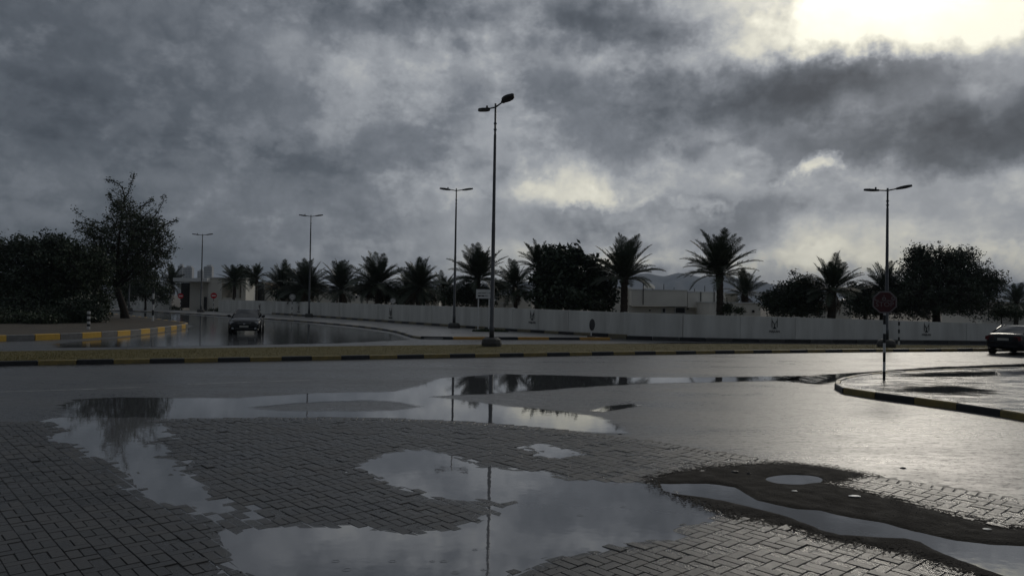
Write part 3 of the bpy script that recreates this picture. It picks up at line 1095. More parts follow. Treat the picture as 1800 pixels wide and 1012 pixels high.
emm = MB()
for s in (-1, 1):
    emm.prism([(s * .26, 0.12), (s * .26 + .045 * -s, .12), (s * .26 - s * .05, .62), (s * .02, .42), (s * .02, .34), (s * .22, .75), (s * .26, 1.0)], 0, .03)
emm.prism([(-.03, .12), (.03, .12), (.035, .40), (-.035, .40)], 0, .031)
emm.prism([(-.18, .0), (.18, .0), (.03, .16), (-.03, .16)], 0, .029)
emm_me = emm.mesh('emblem')
emm_me.materials.append(BLACK)
lett = text_mesh('MAJLAN', .26, .012)
lett.materials.append(BLACK)
for px, py, sc in [(527, 544, .95), (938, 560, .95), (1360, 574.5, .95), (1626, 581, .9), (458, 541, .9), (689, 553, 1.0)]:
    # the panel this line of sight meets
    best = None
    dd = ray(px, py)
    for (a, za), (b, zb) in zip(dr, dr[1:]):
        xa, xb = a.x / a.y, b.x / b.y
        if min(xa, xb) <= dd.x / dd.y <= max(xa, xb):
            t = (dd.x / dd.y - xa) / (xb - xa)
            p = a.lerp(b, t)
            best = (p, (b - a).normalized())
            break
    p, d = best
    n = Vector((d.y, -d.x, 0))
    zc = A(px, py, p.y).z
    q = p + n * .135
    e = link('emblem', emm_me, None, wall2)
    rot = Matrix((d, Vector((0, 0, 1)), n)).transposed().to_4x4()
    e.matrix_local = Matrix.Translation((q.x - b2.x, q.y - b2.y, zc - .10 * sc)) @ rot @ Matrix.Scale(sc * .72, 4)
    l = link('lettering', lett, None, e)
    l.location = (0, -.24, 0.005)


# ------------------------------------------------------------------ buildings
def rel(o, p):
    return Vector(p) - o.location


def block(th, name, x0, x1, ytop, Y, dep, mat, zb=0.0, cap=True, y_right=None):
    """a rendered block whose front face spans pixels x0..x1 at depth Y"""
    a, b = A(x0, ytop, Y), A(x1, ytop if y_right is None else y_right, Y)
    z = (a.z + b.z) / 2
    c = Vector(((a.x + b.x) / 2, Y + dep / 2, (zb + z) / 2)) - th.location
    w = b.x - a.x
    o = MB().box(c, (w, dep, z - zb)).build(name, mat, th)
    if cap:
        cc = Vector(((a.x + b.x) / 2, Y + dep / 2, z + .04)) - th.location
        MB().box(cc, (w + .14, dep + .14, .10)).build('parapet_cap', CAPM, th)
    return z


def rect(th, name, x0, y0, x1, y1, Y, mat, dep=.08, sill=False):
    a, b = A(x0, y0, Y), A(x1, y1, Y)
    xm = (a.x + b.x) / 2
    c = Vector((xm, Y - .0, (a.z + b.z) / 2)) - th.location
    w, h = abs(b.x - a.x), abs(a.z - b.z)
    o = MB().box(c, (w, dep, h)).build(name, mat, th)
    if sill:
        mb = MB()
        for dx, ww, dz, hh in ((0, w + .16, h / 2 + .04, .08), (0, w + .2, -h / 2 - .05, .1), (-w / 2 - .04, .08, 0, h), (w / 2 + .04, .08, 0, h)):
            mb.box(c + Vector((dx, -.03, dz)), (ww, .1, hh))
        mb.build('frame', CAPM, o)
    return o


# gatehouse
Yg = 106.0
gh = thing('gatehouse', (A(365, 540, Yg).x, Yg, 0), 'cream gatehouse with flat canopy and square opening at the end of the side road', 'gatehouse')
block(gh, 'side_wall', 334, 366, 494, Yg + 1.0, 7, BUILDM, cap=False)
zc = A(340, 492, Yg).z
a, b = A(307, 490, Yg - 1), A(366.5, 490, Yg - 1)
MB().box(Vector(((a.x + b.x) / 2, Yg + 3, zc)) - gh.location, (b.x - a.x, 9, .5)).build('canopy', CAPM, gh)
MB().box(Vector((a.x + .35, Yg + 5.5, zc / 2)) - gh.location, (.5, .5, zc - .3)).build('canopy_post', BUILDM, gh)
rect(gh, 'door', 319, 497, 333.5, 541, Yg + 4.5, DARKM, .2)
# right hand mass built round its opening
zt = A(400, 489, Yg).z
zo1, zo0 = A(400, 498, Yg).z, A(400, 523, Yg).z
xl, xo0, xo1, xr = (A(v, 510, Yg).x for v in (366.5, 391, 425, 433))
for nm, x0, x1, z0, z1 in (('wall_pier', xl, xo0, 0, zt), ('wall_pier', xo1, xr, 0, zt), ('lintel', xo0, xo1, zo1, zt), ('parapet', xo0, xo1, 0, zo0)):
    MB().box(Vector(((x0 + x1) / 2, Yg + 2, (z0 + z1) / 2)) - gh.location, (x1 - x0 - .01, 4.4 if nm == 'wall_pier' else 4.0, z1 - z0)).build(nm, BUILDM, gh)
MB().box(Vector(((xl + xr) / 2, Yg + 2, zt + .06)) - gh.location, (xr - xl + .2, 4.8, .12)).build('parapet_cap', CAPM, gh)
MB().box(Vector(((xo0 + xo1) / 2, Yg + 5.2, zt / 2)) - gh.location, (xo1 - xo0 + 3, .4, zt - .6)).build('back_wall', DARKM, gh)
MB().box(Vector((xo0 + 1.9, Yg + 4.4, 1.7)) - gh.location, (2.0, .3, 2.0)).build('booth_panel', BUILDM, gh)
MB().box(Vector((xo1 - .9, Yg + 1.2, (zo0 + zo1) / 2)) - gh.location, (.5, .5, zo1 - zo0)).build('column', BUILDM, gh)
MB().box(A(361, 536, Yg - 1) - gh.location - Vector((0, 0, 0)), (.35, .3, 2.3)).build('gate_post', BLACK, gh)
# boundary continues from the gatehouse
# low villas behind the wall
def villa(px, Y, label):
    return thing('villa', (A(px, 530, Y).x, Y, 0), label, 'house')


v1 = villa(1180, 72, 'long flat-roofed cream house with dark windows, behind the wall between two tall palms')
block(v1, 'lower_wall', 1078, 1262, 536, 72.9, 10, BUILDM, cap=False, y_right=543)
for x0, x1, y in ((1110.5, 1208, 509.5), (1209, 1275, 513.5)):
    a, b = A(x0, y, 72), A(x1, y, 72)
    zb_ = A((x0 + x1) / 2, 541 if x0 > 1200 else 538, 72).z
    MB().box(Vector(((a.x + b.x) / 2, 77, (a.z + zb_) / 2)) - v1.location, (b.x - a.x, 10, a.z - zb_)).build('upper_storey', BUILDM, v1)
    MB().box(Vector(((a.x + b.x) / 2, 77, a.z + .05)) - v1.location, (b.x - a.x + .12, 10.1, .10)).build('parapet_cap', CAPM, v1)
block(v1, 'side_wing', 1075, 1110, 506.5, 74, 8, BUILDM)
block(v1, 'side_wing', 1275.5, 1297, 516.5, 74, 8, BUILDM)
for x0, y0, x1, y1 in ((1164.5, 542, 1169, 549), (1187.5, 540.5, 1203.5, 550), (1207.5, 541.5, 1210.5, 544), (1245, 543, 1251, 549), (1141, 544, 1143.5, 546.5)):
    rect(v1, 'window', x0, y0, x1, y1, 72.86, DARKM, .08, sill=x1 - x0 > 4)
for px, y0, y1 in ((1131, 493, 535), (1232, 513, 538), (1255.5, 513, 541)):
    p, q = A(px, y0, 71.9), A(px, y1, 71.9)
    MB().tube([Vector((p.x, 71.9, q.z)) - v1.location, Vector((p.x, 71.9, p.z)) - v1.location], .045, 6).build('drain_pipe', SIGNGREY, v1)
p = A(1141, 508, 78)
dm = MB()
for k in range(7):
    pass
dm.tube([Vector((0, 0, 0)), Vector((0, 0, .15)), Vector((0, 0, .4)), Vector((0, 0, .52))], [.62, .60, .42, .1], 14)
dm.build('roof_dome', BUILDM, v1, loc=Vector((p.x, 78, A(1141, 507, 78).z)) - v1.location)
for px, yt in ((1134, 492), (1167, 499), (1185, 505), (1221, 507), (1239, 502), (1255, 506)):
    q = A(px, yt, 80)
    MB().tube([Vector((q.x, 80, 3.5)) - v1.location, Vector((q.x, 80, q.z)) - v1.location], [.05, .03], 5).build('aerial', SIGNGREY, v1)
v2 = villa(1285, 66, 'low cream annex with flat roof just right of the long house, behind the wall')
block(v2, 'wall', 1255, 1337, 531.5, 66, 7, BUILDM, y_right=534)
rect(v2, 'window', 1322, 545, 1326, 549, 65.95, DARKM, .1)
v3 = villa(1455, 70, 'pale flat-roofed house half hidden by the stout palm left of the stop sign')
block(v3, 'wall', 1405, 1497, 529, 70, 8, BUILDM, y_right=531)
a, b = A(1440, 535, 69.7), A(1475, 537, 69.7)
MB().box(Vector(((a.x + b.x) / 2, 69.7, a.z)) - v3.location, (b.x - a.x, .5, .12)).build('canopy', CAPM, v3)
p = A(1478, 528, 72)
MB().tube([Vector((0, 0, -.4)), Vector((0, 0, 0)), Vector((0, 0, .18))], [.75, .75, .3], 12).build('water_tank', WHITE, v3, loc=Vector((p.x, 72, p.z)) - v3.location)
v4 = villa(600, 96, 'cream flat-roofed house with plain walls behind the wall, right of the white apartment block')
block(v4, 'wall', 556, 598, 514, 96, 8, BUILDM, y_right=515)
block(v4, 'wall', 602, 660, 519.5, 97, 8, BUILDM, y_right=521)
block(v4, 'upper_block', 603, 615, 512, 98, 5, BUILDM)
for px in (616, 625):
    rect(v4, 'window', px, 518 + 2, px + 3, 524, 96.95, DARKM, .1)
v5 = villa(490, 112, 'tan house with dark eaves behind the wall, left of the tall lamp post')
block(v5, 'wall', 434, 480, 508, 112, 6, BUILDM, cap=False)
block(v5, 'tan_wall', 455, 476, 496.5, 118, 6, pm('tan_render', (.33, .26, .18), (.27, .21, .15), scale=.6, rough=.85))
block(v5, 'garden_wall', 480, 550, 513, 114, 2, BUILDM)
v6 = villa(762, 84, 'narrow white house corner showing between palms behind the street-name sign')
block(v6, 'wall', 757, 766, 515, 84, 5, BUILDM)
block(v6, 'wall', 766.5, 772, 522, 84.5, 5, BUILDM)
block(v6, 'garden_wall', 690, 756, 528, 88, 1, BUILDM, cap=False)
v7 = villa(900, 72, 'low pale house wall showing beneath the drooping palm right of the tall lamp post')
block(v7, 'wall', 872, 935, 518, 72, 7, BUILDM, y_right=520)
block(v7, 'step', 880, 910, 534, 66, 2, BUILDM)
v8 = villa(1740, 75, 'low pale house beyond the wall at the right edge, beside the small palm')
block(v8, 'wall', 1726, 1830, 531, 75, 7, BUILDM, y_right=533)
for px in (1738, 1749, 1776):
    q = A(px, 524, 74)
    MB().tube([Vector((q.x, 74, 1.0)) - v8.location, Vector((q.x, 74, q.z)) - v8.location], .05, 6).build('fence_post', SIGNGREY, v8)


# far towers
def tower(px0, px1, ytop, Y, label, cols, rows, extra=None):
    a, b = A(px0, ytop, Y), A(px1, ytop, Y)
    cx = (a.x + b.x) / 2
    th = thing('tower_block', (cx, Y, 0), label, 'building')
    w, h = b.x - a.x, a.z
    MB().box((0, w * .3, h / 2), (w, w * .6, h)).build('wall', TOWER, th)
    MB().box((w * .1, w * .3, h + h * .03), (w * .55, w * .4, h * .06)).build('roof_block', TOWER, th)
    me_ = MB().box((0, 0, 0), (w / cols * .55, .5, h / rows * .5)).mesh('window')
    me_.materials.append(TGLASS)
    for i in range(cols):
        for j in range(rows):
            o = link('window', me_, None, th)
            o.location = (-w / 2 + w * (i + .5) / cols, -.1, h * (j + .5) / rows)
    return th


tower(322, 337.5, 470, 1150, 'pale tower block just left of the second-leftmost lamp post, far beyond the gatehouse', 6, 16)
tower(312.5, 321.5, 467, 1250, 'slim darker tower at the far left, beyond the gatehouse roof', 3, 16)
tower(347, 357, 476, 1200, 'lower tower shaft immediately left of the far pole, beyond the gatehouse', 3, 14)
tower(358, 372.5, 468.5, 1150, 'pale tower block right of the far lamp post, beyond the gatehouse', 6, 16)
tower(547, 574, 501, 520, 'white apartment block with rows of windows seen low between two palms', 8, 6)

# mountains
rid = [(-400, 505), (0, 505), (300, 503), (600, 503), (900, 497), (1040, 488), (1100, 483), (1140, 480.5), (1168, 484.5), (1195, 479), (1212, 483), (1240, 488), (1268, 483), (1300, 490), (1360, 500), (1440, 504), (1560, 508), (1680, 506), (1760, 500), (1800, 496), (2000, 490), (2300, 500)]
Ym = 5200
rp_ = [A(x, y, Ym) for x, y in rid]
xs = np.linspace(rp_[0].x, rp_[-1].x, 420)
zr = np.interp(xs, [p.x for p in rp_], [p.z for p in rp_])
zr = zr + 10 * fbm(xs / 130, xs * 0, 1.0, 5)
NY = 24
mv, mfc = [], []
for j in range(NY + 1):
    t = j / NY
    prof = 1 - abs(t - .55) / .55 if t < .55 else 1 - (t - .55) / .45 * .9
    rough_ = fbm(xs / 95, np.full_like(xs, j * .45), 1.0, 5) * 50 * (prof * (1 - prof) * 4 + .05)
    z = np.maximum(zr * prof ** .8 + rough_, -.5) if j else np.full_like(xs, -.5)
    yy = Ym - 600 + t * 1100
    if abs(t - .55) < .5 / NY:
        z = zr
    for x, zz in zip(xs, z):
        mv.append((x * yy / Ym, yy, min(float(zz), 1e3)))
nxs = len(xs)
for j in range(NY):
    for i in range(nxs - 1):
        k = j * nxs + i
        mfc.append((k, k + 1, k + 1 + nxs, k + nxs))
mo = MB().add(mv, mfc).build('hills', ROCK, smooth=True)
tag(mo, kind='structure')


# ------------------------------------------------------------------ street lamps
def lamp_post(px, py, ztop_px, axis, zb, label, arm=.75, head=.95):
    p = G(px, py, zb)
    H = A(px + (py - ztop_px) * .0165, ztop_px, p.y).z - zb
    th = thing('street_lamp', p, label, 'street lamp', 'double-arm street lamps')
    k = H / 11.0
    MB().tube([(0, 0, -.05), (0, 0, .12), (0, 0, .30), (0, 0, .38)], [.44, .47, .43, .30], 12).build('base', CONB, th)
    MB().tube([(0, 0, .38), (0, 0, .9), (0, 0, .92), (0, 0, H * .5), (0, 0, H * .5 + .05), (0, 0, H * .86), (0, 0, H * .865), (0, 0, H * .99)],
              [.115, .115, .10, .085, .078, .062, .05, .048], 12).build('pole', POLE, th, smooth=True)
    for s, tilt in ((1, R(9)), (-1, R(6))):
        d = Vector((math.cos(axis) * s, math.sin(axis) * s, 0))
        up = Vector((0, 0, 1))
        fwd = (d * math.cos(tilt) + up * math.sin(tilt)).normalized()
        st = Vector((0, 0, H * .975))
        arm_o = MB().tube([st, st + fwd * arm * .5, st + fwd * arm], [.038, .036, .034], 8).build('arm', POLE, th, smooth=True)
        sidev = fwd.cross(up).normalized()
        nup = sidev.cross(fwd).normalized()
        o0 = st + fwd * (arm - .08)
        out = [(0, .07), (.12, .10), (.32, .22), (.58, .25), (.80, .19), (1.0, .05)]
        poly = [(a * head, b) for a, b in out] + [(a * head, -b) for a, b in out[::-1]]
        mat = Matrix((fwd, sidev, nup)).transposed().to_4x4()
        mat.translation = o0
        MB().prism(poly, -.05, .045, mat).build('luminaire', LUM, arm_o)
        if s < 0:
            q = o0 + fwd * .22 * head + nup * .04
            MB().tube([q, q + up * .12], .045, 8).build('photocell', LUM, arm_o)
    for zz in (H * .88, H * .905):
        MB().tube([(0, 0, zz), (0, 0, zz + .06)], .075, 10).build('collar', POLE, th)
    return th


road_ax = math.atan2(mn[-1].y - mn[0].y, mn[-1].x - mn[0].x)
lamp_post(864, 607.5, 178, road_ax - math.pi / 2 + .18, MZ, 'tallest street lamp, standing on the grass median at the centre', .7, .95)
lamp_post(798, 576, 329, R(8), SZ, 'street lamp on the pavement just left of the tallest one', .55, .8)
lamp_post(543, 557, 376, R(6), SZ, 'street lamp on the pavement right of the oncoming black car', .55, .8)
lamp_post(353, 548.5, 410, R(5), SZ, 'most distant street lamp, in front of the gatehouse', .55, .8)
lamp_post(1558, 609, 328, R(-35), MZ, 'street lamp at the right, rising behind the stop sign', .5, .75)
lamp_post(226.5, 545.5, 455, R(5), SZ, 'slender far street lamp hidden behind the leaning tree trunk', .5, .7)


# ------------------------------------------------------------------ signs and posts
def banded(th, h, r, n=6, first=0, x=0.0):
    for i in range(n):
        z0, z1 = h * i / n, h * (i + 1) / n
        MB().tube([(x, 0, z0), (x, 0, z1)], r if i % 2 else r * 1.02, 10).build('post_band', (BLACK, POSTW)[(i + first) % 2], th)


def disc(r, t, n=28, sides=None, rot=0.0):
    n = sides or n
    poly = [(r * math.cos(rot + 2 * math.pi * k / n), r * math.sin(rot + 2 * math.pi * k / n)) for k in range(n)]
    m = Matrix(((1, 0, 0, 0), (0, 0, -1, 0), (0, 1, 0, 0), (0, 0, 0, 1)))     # face towards -y
    return poly, m


def plate(th, name, r, y, z, mat, t=.012, sides=None, rot=0.0, parent=None):
    poly, m = disc(r, t, sides=sides, rot=rot)
    mm = Matrix.Translation((0, y, z)) @ m
    return MB().prism(poly, 0, t, mm).build(name, mat, parent or th)


def letter(th, s, size, y, z, mat, x=0.0, sx=1.0, parent=None):
    me_ = text_mesh(s, size)
    me_.materials.append(mat)
    o = link('lettering', me_, None, parent or th)
    o.location = (x, y, z)
    o.rotation_euler = (math.pi / 2, 0, 0)
    o.scale = (sx, 1, 1)
    return o


def face(p):
    return -math.atan2(p.x, p.y)


# stop sign
p = G(1554, 668.5, IZ)
Hs = A(1557, 531, p.y).z - p.z
st = thing('stop_sign', p, 'octagonal red stop sign on a black and white banded post on the island', 'sign', rz=face(p))
banded(st, Hs - .1, .038, 8, 0)
rs = .5 * 38.5 / FPX * p.y / math.cos(math.pi / 8)
plate(st, 'sign_face', rs, -.045, Hs, STOPWHITE, .02, 8, math.pi / 8)
plate(st, 'red_field', rs * .87, -.066, Hs, STOPRED, .008, 8, math.pi / 8)
letter(st, 'STOP', rs * .58, -.079, Hs - rs * .20, STOPWHITE)
letter(st, '\uFED2\u0640\uFED7', rs * .78, -.079, Hs + rs * .34, STOPWHITE, sx=1.15)
MB().box((0, -.03, Hs), (.1, .05, rs * 1.2)).build('bracket', SIGNGREY, st)


def round_sign(px, py_base, py_c, r_px, zb, kind, label):
    p = G(px, py_base, zb)
    H = A(px + .3, py_c, p.y).z - p.z
    r = r_px / FPX * p.y
    th = thing('road_sign', p, label, 'sign', rz=face(p))
    banded(th, H + r * .5, .04, 8, 1)
    if kind == 'noentry':
        plate(th, 'sign_face', r, -.06, H, RED, .012)
        MB().box((0, -.078, H), (r * 1.3, .01, r * .34)).build('white_bar', WHITE, th)
    else:
        plate(th, 'sign_face', r, -.06, H, POSTW, .012)
        plate(th, 'ring', r * .90, -.066, H, SIGNGREY, .01)
        plate(th, 'white_field', r * .72, -.071, H, POSTW, .012)
        letter(th, '60', r * .95, -.088, H, BLACK)
    if kind == 'warn':
        h2 = H - r * 2.25
        plate(th, 'warning_triangle', r * 1.2, -.06, h2, BLACK, .012, 3, math.pi / 2)
        plate(th, 'white_field', r * .80, -.07, h2, POSTW, .012, 3, math.pi / 2)
        MB().box((0, -.09, h2), (r * .12, .01, r * .6)).build('symbol', BLACK, th)
    return th


round_sign(317, 545.5, 520, 4.6, SZ, 'noentry', 'red no-entry sign in front of the dark gatehouse doorway')
round_sign(375, 549.5, 519.5, 5.2, SZ, 'noentry', 'red no-entry sign right of the far lamp post by the gatehouse')
round_sign(513, 559, 522, 5.4, SZ, 'speed', 'round speed limit sign on a banded post left of the pavement lamp')
round_sign(690, 566, 528.7, 5.0, SZ, 'warn', 'speed limit sign with a warning triangle below it, against the wall')

# street-name board
p = G(849, 582, SZ)
Hb = A(850, 516.5, p.y).z - p.z
nb = thing('street_name_sign', p, 'white two-post street name board beside the tallest lamp post', 'sign', rz=face(p))
wv, hv = 26.5 / FPX * p.y, 16 / FPX * p.y
for s in (-.34, .37):
    MB().tube([(wv * s, 0, -.05), (wv * s, 0, Hb + hv * .3)], .045, 10).build('post', POSTW, nb)
brd = MB().box((0, -.06, Hb), (wv, .03, hv)).build('board', POSTW, nb)
MB().box((0, -.04, Hb), (wv + .05, .02, hv + .05)).build('board_rim', SIGNGREY, nb)
m_ = MB()
for x, z, w, h in ((-.28, .10, .22, .06), (-.17, .15, .03, .1), (.02, .10, .24, .06), (.13, .17, .03, .06), (.27, .12, .03, .12), (.39, .10, .1, .06), (-.28, -.22, .18, .14), (-.05, -.22, .2, .13), (.12, -.2, .03, .16), (.18, -.2, .025, .16), (.24, -.2, .03, .16)):
    m_.box((x * wv, -.078, Hb + z * hv), (w * wv, .006, h * hv))
m_.build('lettering', BLACK, nb)
# shrubs of dry ground under the board
mnd = MB()
for k in range(240):
    a = random.uniform(0, 6.28)
    rr = math.sqrt(random.random())
    q = Vector((math.cos(a) * rr * 1.25 + .45, math.sin(a) * rr * .4, -.02))
    hh = random.uniform(.06, .26) * (1.1 - rr * .6)
    w = Vector((math.cos(a * 7), math.sin(a * 7), 0)) * .05
    mnd.add([q - w, q + w, q + w * 2.2 + Vector((0, 0, hh)), q - w * .5 + Vector((0, 0, hh * .9))], [(0, 1, 2, 3)])
tag(mnd.build('weed_clump', LEAF, None, loc=(p.x, p.y - .2, p.z)), 'low clump of dark weeds at the foot of the street name board', 'plant')

# edge-on round sign by the road point
p = G(1039, 596, 0)
Hq = A(1040, 570.5, p.y).z
ds = thing('road_sign', p, 'dark round sign turned away, low on a short post before the wall', 'sign', rz=face(p) + R(62))
MB().tube([(0, 0, 0), (0, 0, Hq + .2)], .035, 8).build('post', POSTW, ds)
plate(ds, 'sign_back', 10.2 / FPX * p.y, -.05, Hq, SIGNGREY, .02)
MB().box((0, 0, .1), (.35, .35, .22)).build('base', CONB, ds)

# banded marker posts
for px, yb, yt, r, n, zb, lab in ((155.5, 578, 547, .085, 7, VZ, 'short stout black and white marker post on the kerbed verge'),
                                  (268.5, 564, 506, .075, 6, VZ, 'tall thin black and white marker pole right of the leaning tree'),
                                  (1580, 606, 565, .05, 6, MZ, 'thin black and white marker pole right of the stop sign, before the wall')):
    p = G(px, yb, zb)
    th = thing('marker_post', p, lab, 'post')
    banded(th, A(px, yt, p.y).z - zb, r, n, 1)


# ------------------------------------------------------------------ cars
def loft(sections, closed_ends=True):
    mb = MB()
    n = len(sections[0])
    for s in sections:
        mb.v += [tuple(p) for p in s]
    for i in range(len(sections) - 1):
        for k in range(n - 1):
            mb.f.append((i * n + k, i * n + k + 1, (i + 1) * n + k + 1, (i + 1) * n + k))
    if closed_ends:
        mb.f.append(tuple(range(n))[::-1])
        mb.f.append(tuple((len(sections) - 1) * n + k for k in range(n)))
    return mb


def make_car(name, loc, heading, label, s=1.0, rear_plate=True, text=None):
    th = thing(name, loc, label, 'car', rz=heading)
    th.scale = (s, s, s)
    # x forward, y left; station: x, half width, bottom, shoulder, top
    stn = [(2.40, .62, .34, .52, .60), (2.34, .74, .24, .60, .70), (2.15, .84, .20, .68, .80), (1.7, .90, .20, .76, .90), (1.2, .91, .20, .82, .97), (.95, .91, .20, .86, 1.0), (0, .915, .19, .88, 1.0),
           (-1.0, .915, .20, .90, 1.02), (-1.6, .91, .22, .92, 1.06), (-2.0, .88, .26, .90, 1.06), (-2.28, .80, .32, .84, 1.02), (-2.40, .70, .40, .70, .92)]
    secs = []
    for x, w, zb, zs, zt in stn:
        half = [(w * .86, zb), (w * .97, zb + .09), (w, (zb + zs) / 2), (w * .985, zs), (w * .90, zt - .035), (w * .72, zt), (w * .3, zt + .02)]
        secs.append([Vector((x, y, z)) for y, z in half] + [Vector((x, -y, z)) for y, z in half[::-1]] + [Vector((x, half[0][0], zb))])
    loft(secs).build('body', CARB, th, smooth=True)
    zr = 1.44
    # greenhouse corners: base front/rear, roof front/rear
    def cab(side, x, w, z):
        return Vector((x, w * side, z))
    wf, wr_ = .80, .60
    bf, rf, rr_, br = (1.02, .80, .98), (.22, .60, zr - .03), (-.98, .58, zr - .03), (-1.80, .72, 1.05)
    c = {}
    for nm, (x, w, z) in dict(bf=bf, rf=rf, rr=rr_, br=br).items():
        c[nm, 1], c[nm, -1] = Vector((x, w, z)), Vector((x, -w, z))
    def patch(pts, name, mat, crown=.03, nrm=Vector((0, 0, 1))):
        a, b, d, e = pts
        mb = MB()
        N = 6
        for i in range(N + 1):
            for j in range(N + 1):
                p = a.lerp(b, i / N).lerp(e.lerp(d, i / N), j / N)
                p = p + nrm * crown * (1 - (2 * i / N - 1) ** 2) * (1 - .35 * (2 * j / N - 1) ** 2)
                mb.v.append(tuple(p))
        for i in range(N):
            for j in range(N):
                k = i * (N + 1) + j
                mb.f.append((k, k + 1, k + N + 2, k + N + 1))
        return mb.build(name, mat, th, smooth=True)
    patch((c['bf', -1], c['bf', 1], c['rf', 1], c['rf', -1]), 'windscreen', CGLASS, .05, Vector((.6, 0, .8)))
    patch((c['rr', -1], c['rr', 1], c['br', 1], c['br', -1]), 'rear_window', CGLASS, .05, Vector((-.6, 0, .8)))
    patch((c['rf', -1], c['rf', 1], c['rr', 1], c['rr', -1]), 'roof', CARB, .05)
    for sd in (1, -1):
        mid = Vector((-.30, .79 * sd, .99))
        midt = Vector((-.34, .60 * sd, zr - .015))
        patch((c['bf', sd], mid, midt, c['rf', sd]), 'side_window', CGLASS, .02, Vector((0, sd, 0)))
        patch((mid, c['br', sd], c['rr', sd], midt), 'side_window', CGLASS, .02, Vector((0, sd, 0)))
        for nm, q in (('front_pillar', (c['bf', sd], c['rf', sd])), ('roof_rail', (c['rf', sd], midt + Vector((0, .0, .01)), c['rr', sd])), ('rear_pillar', (c['rr', sd], c['br', sd])), ('door_pillar', (mid, midt))):
            MB().tube(q, .04, 6).build(nm, CARB, th, smooth=True)
        MB().tube([c['bf', sd] + Vector((-.05, .015 * sd, 0)), mid + Vector((0, .03 * sd, 0)), c['br', sd] + Vector((0, .02 * sd, 0))], .012, 5).build('window_trim', CHROME, th)
        # mirror
        mm = MB().tube([Vector((.72, .88 * sd, 1.0)), Vector((.74, 1.0 * sd, 1.05)), Vector((.72, 1.08 * sd, 1.06))], [.04, .085, .06], 8)
        mm.build('mirror', CARB, th, smooth=True)
        for d_x in (-.98, .55):
            MB().box((d_x + .2, .925 * sd, .82), (.2, .03, .035)).build('door_handle', CHROME, th)
    # lamps, grille, plates
    for sd in (1, -1):
        MB().prism([(.42, .60), (.62, .56), (.80, .62), (.83, .76), (.70, .755), (.5, .70)], 0, .05,
                   Matrix(((-.45 * 0 + 0, 0, 1, 2.26), (sd, 0, 0, 0), (0, 1, 0, 0), (0, 0, 0, 1))) @ Matrix.Rotation(0, 4, 'X')).build('headlight', LAMPG, th)
        MB().prism([(.40, .70), (.66, .70), (.82, .76), (.80, .92), (.6, .95), (.42, .92)], 0, .05,
                   Matrix(((0, 0, 1, -2.40), (sd, 0, 0, 0), (0, 1, 0, 0), (0, 0, 0, 1)))).build('tail_light', TAIL, th)
        MB().box((2.36, .62 * sd, .36), (.06, .14, .08)).build('fog_light', LAMPG, th)
        MB().tube([(2.05, .83 * sd, .77), (1.6, .89 * sd, .87), (1.1, .90 * sd, .95)], .012, 5).build('wing_crease', CHROME if False else CARB, th)
    gr = MB().box((2.385, 0, .62), (.05, .74, .10)).build('grille', BLACK, th)
    MB().box((2.415, 0, .66), (.02, .78, .018)).build('grille_bar', CHROME, gr)
    MB().tube([(2.41, 0, .63), (2.44, 0, .63)], .06, 12).build('badge', CHROME, gr)
    MB().box((2.38, 0, .34), (.06, 1.0, .14)).build('lower_intake', BLACK, th)
    pl = MB().box((2.43, 0, .47), (.02, .50, .11)).build('number_plate', PLATE, th)
    MB().box((-2.42, 0, .78), (.02, .50, .12)).build('number_plate', PLATE, th)
    MB().box((-2.44, 0, .48), (.05, 1.3, .14)).build('rear_bumper', CARB, th)
    # wheels
    for wx in (1.42, -1.36):
        for sd in (1, -1):
            arch = MB().tube([(wx, .905 * sd, .34), (wx, .925 * sd, .34)], .395, 22)
            arch.build('wheel_arch', BLACK, th)
            w_ = MB().tube([(wx, .70 * sd, .325), (wx, .73 * sd, .325), (wx, .92 * sd, .325), (wx, .94 * sd, .325)], [.29, .325, .325, .29], 22).build('wheel', TYRE, th, smooth=False)
            MB().tube([(wx, .93 * sd, .325), (wx, .945 * sd, .325)], [.21, .19], 14).build('rim', RIM, w_)
    return th


p = G(413, 587)
# heading: nose towards the camera, turned a little to our left
hd = math.atan2(-p.y, -p.x) - R(5)
make_car('car', (p.x, p.y + 2.0, .004), hd, 'black sedan driving towards us on the flooded side road')
p = G(1790, 624.5)
make_car('car', (p.x + 1.35, p.y + 1.75, 0), road_ax + R(16), 'black car at the right edge driving away along the near road', s=.98)


# ------------------------------------------------------------------ date palms
def frond_mesh(seed, droop, side):
    r = random.Random(seed)
    mb = MB()
    N = 12
    pts = []
    for i in range(N + 1):
        t = i / N
        pts.append(Vector((t - .10 * droop * t ** 3, .03 * math.sin(t * 3 + seed) * t, -droop * .42 * t ** 2.4)))
    rad = [.012 * (1 - .85 * i / N) + .0016 for i in range(N + 1)]
    mb.tube(pts, rad, 4, cap=False)
    M_ = 38
    for k in range(M_):
        t = .16 + .84 * (k + .5) / M_
        i = min(N - 1, int(t * N))
        p = pts[i].lerp(pts[i + 1], t * N - i)
        d = (pts[i + 1] - pts[i]).normalized()
        ln = .20 * (math.sin(math.pi * min(1, (t + .10) * .93)) ** .6) + .03
        for sgn in (1, -1):
            fw = .62 + .5 * t + r.uniform(-.12, .12)
            v = (Vector((0, sgn, 0)) + d * fw + Vector((0, 0, r.uniform(.15, .55)))).normalized()
            l = ln * r.uniform(.8, 1.1)
            tip = p + v * l + Vector((0, 0, -.025 * r.random() - .02 * side))
            mid = p + v * l * .45
            w = d * .0105
            mb.add([p - w * .6, mid - w, tip, mid + w, p + w * .6], [(0, 1, 2, 3, 4)])
    me_ = mb.mesh('frond')
    me_.materials.append(FROND)
    return me_


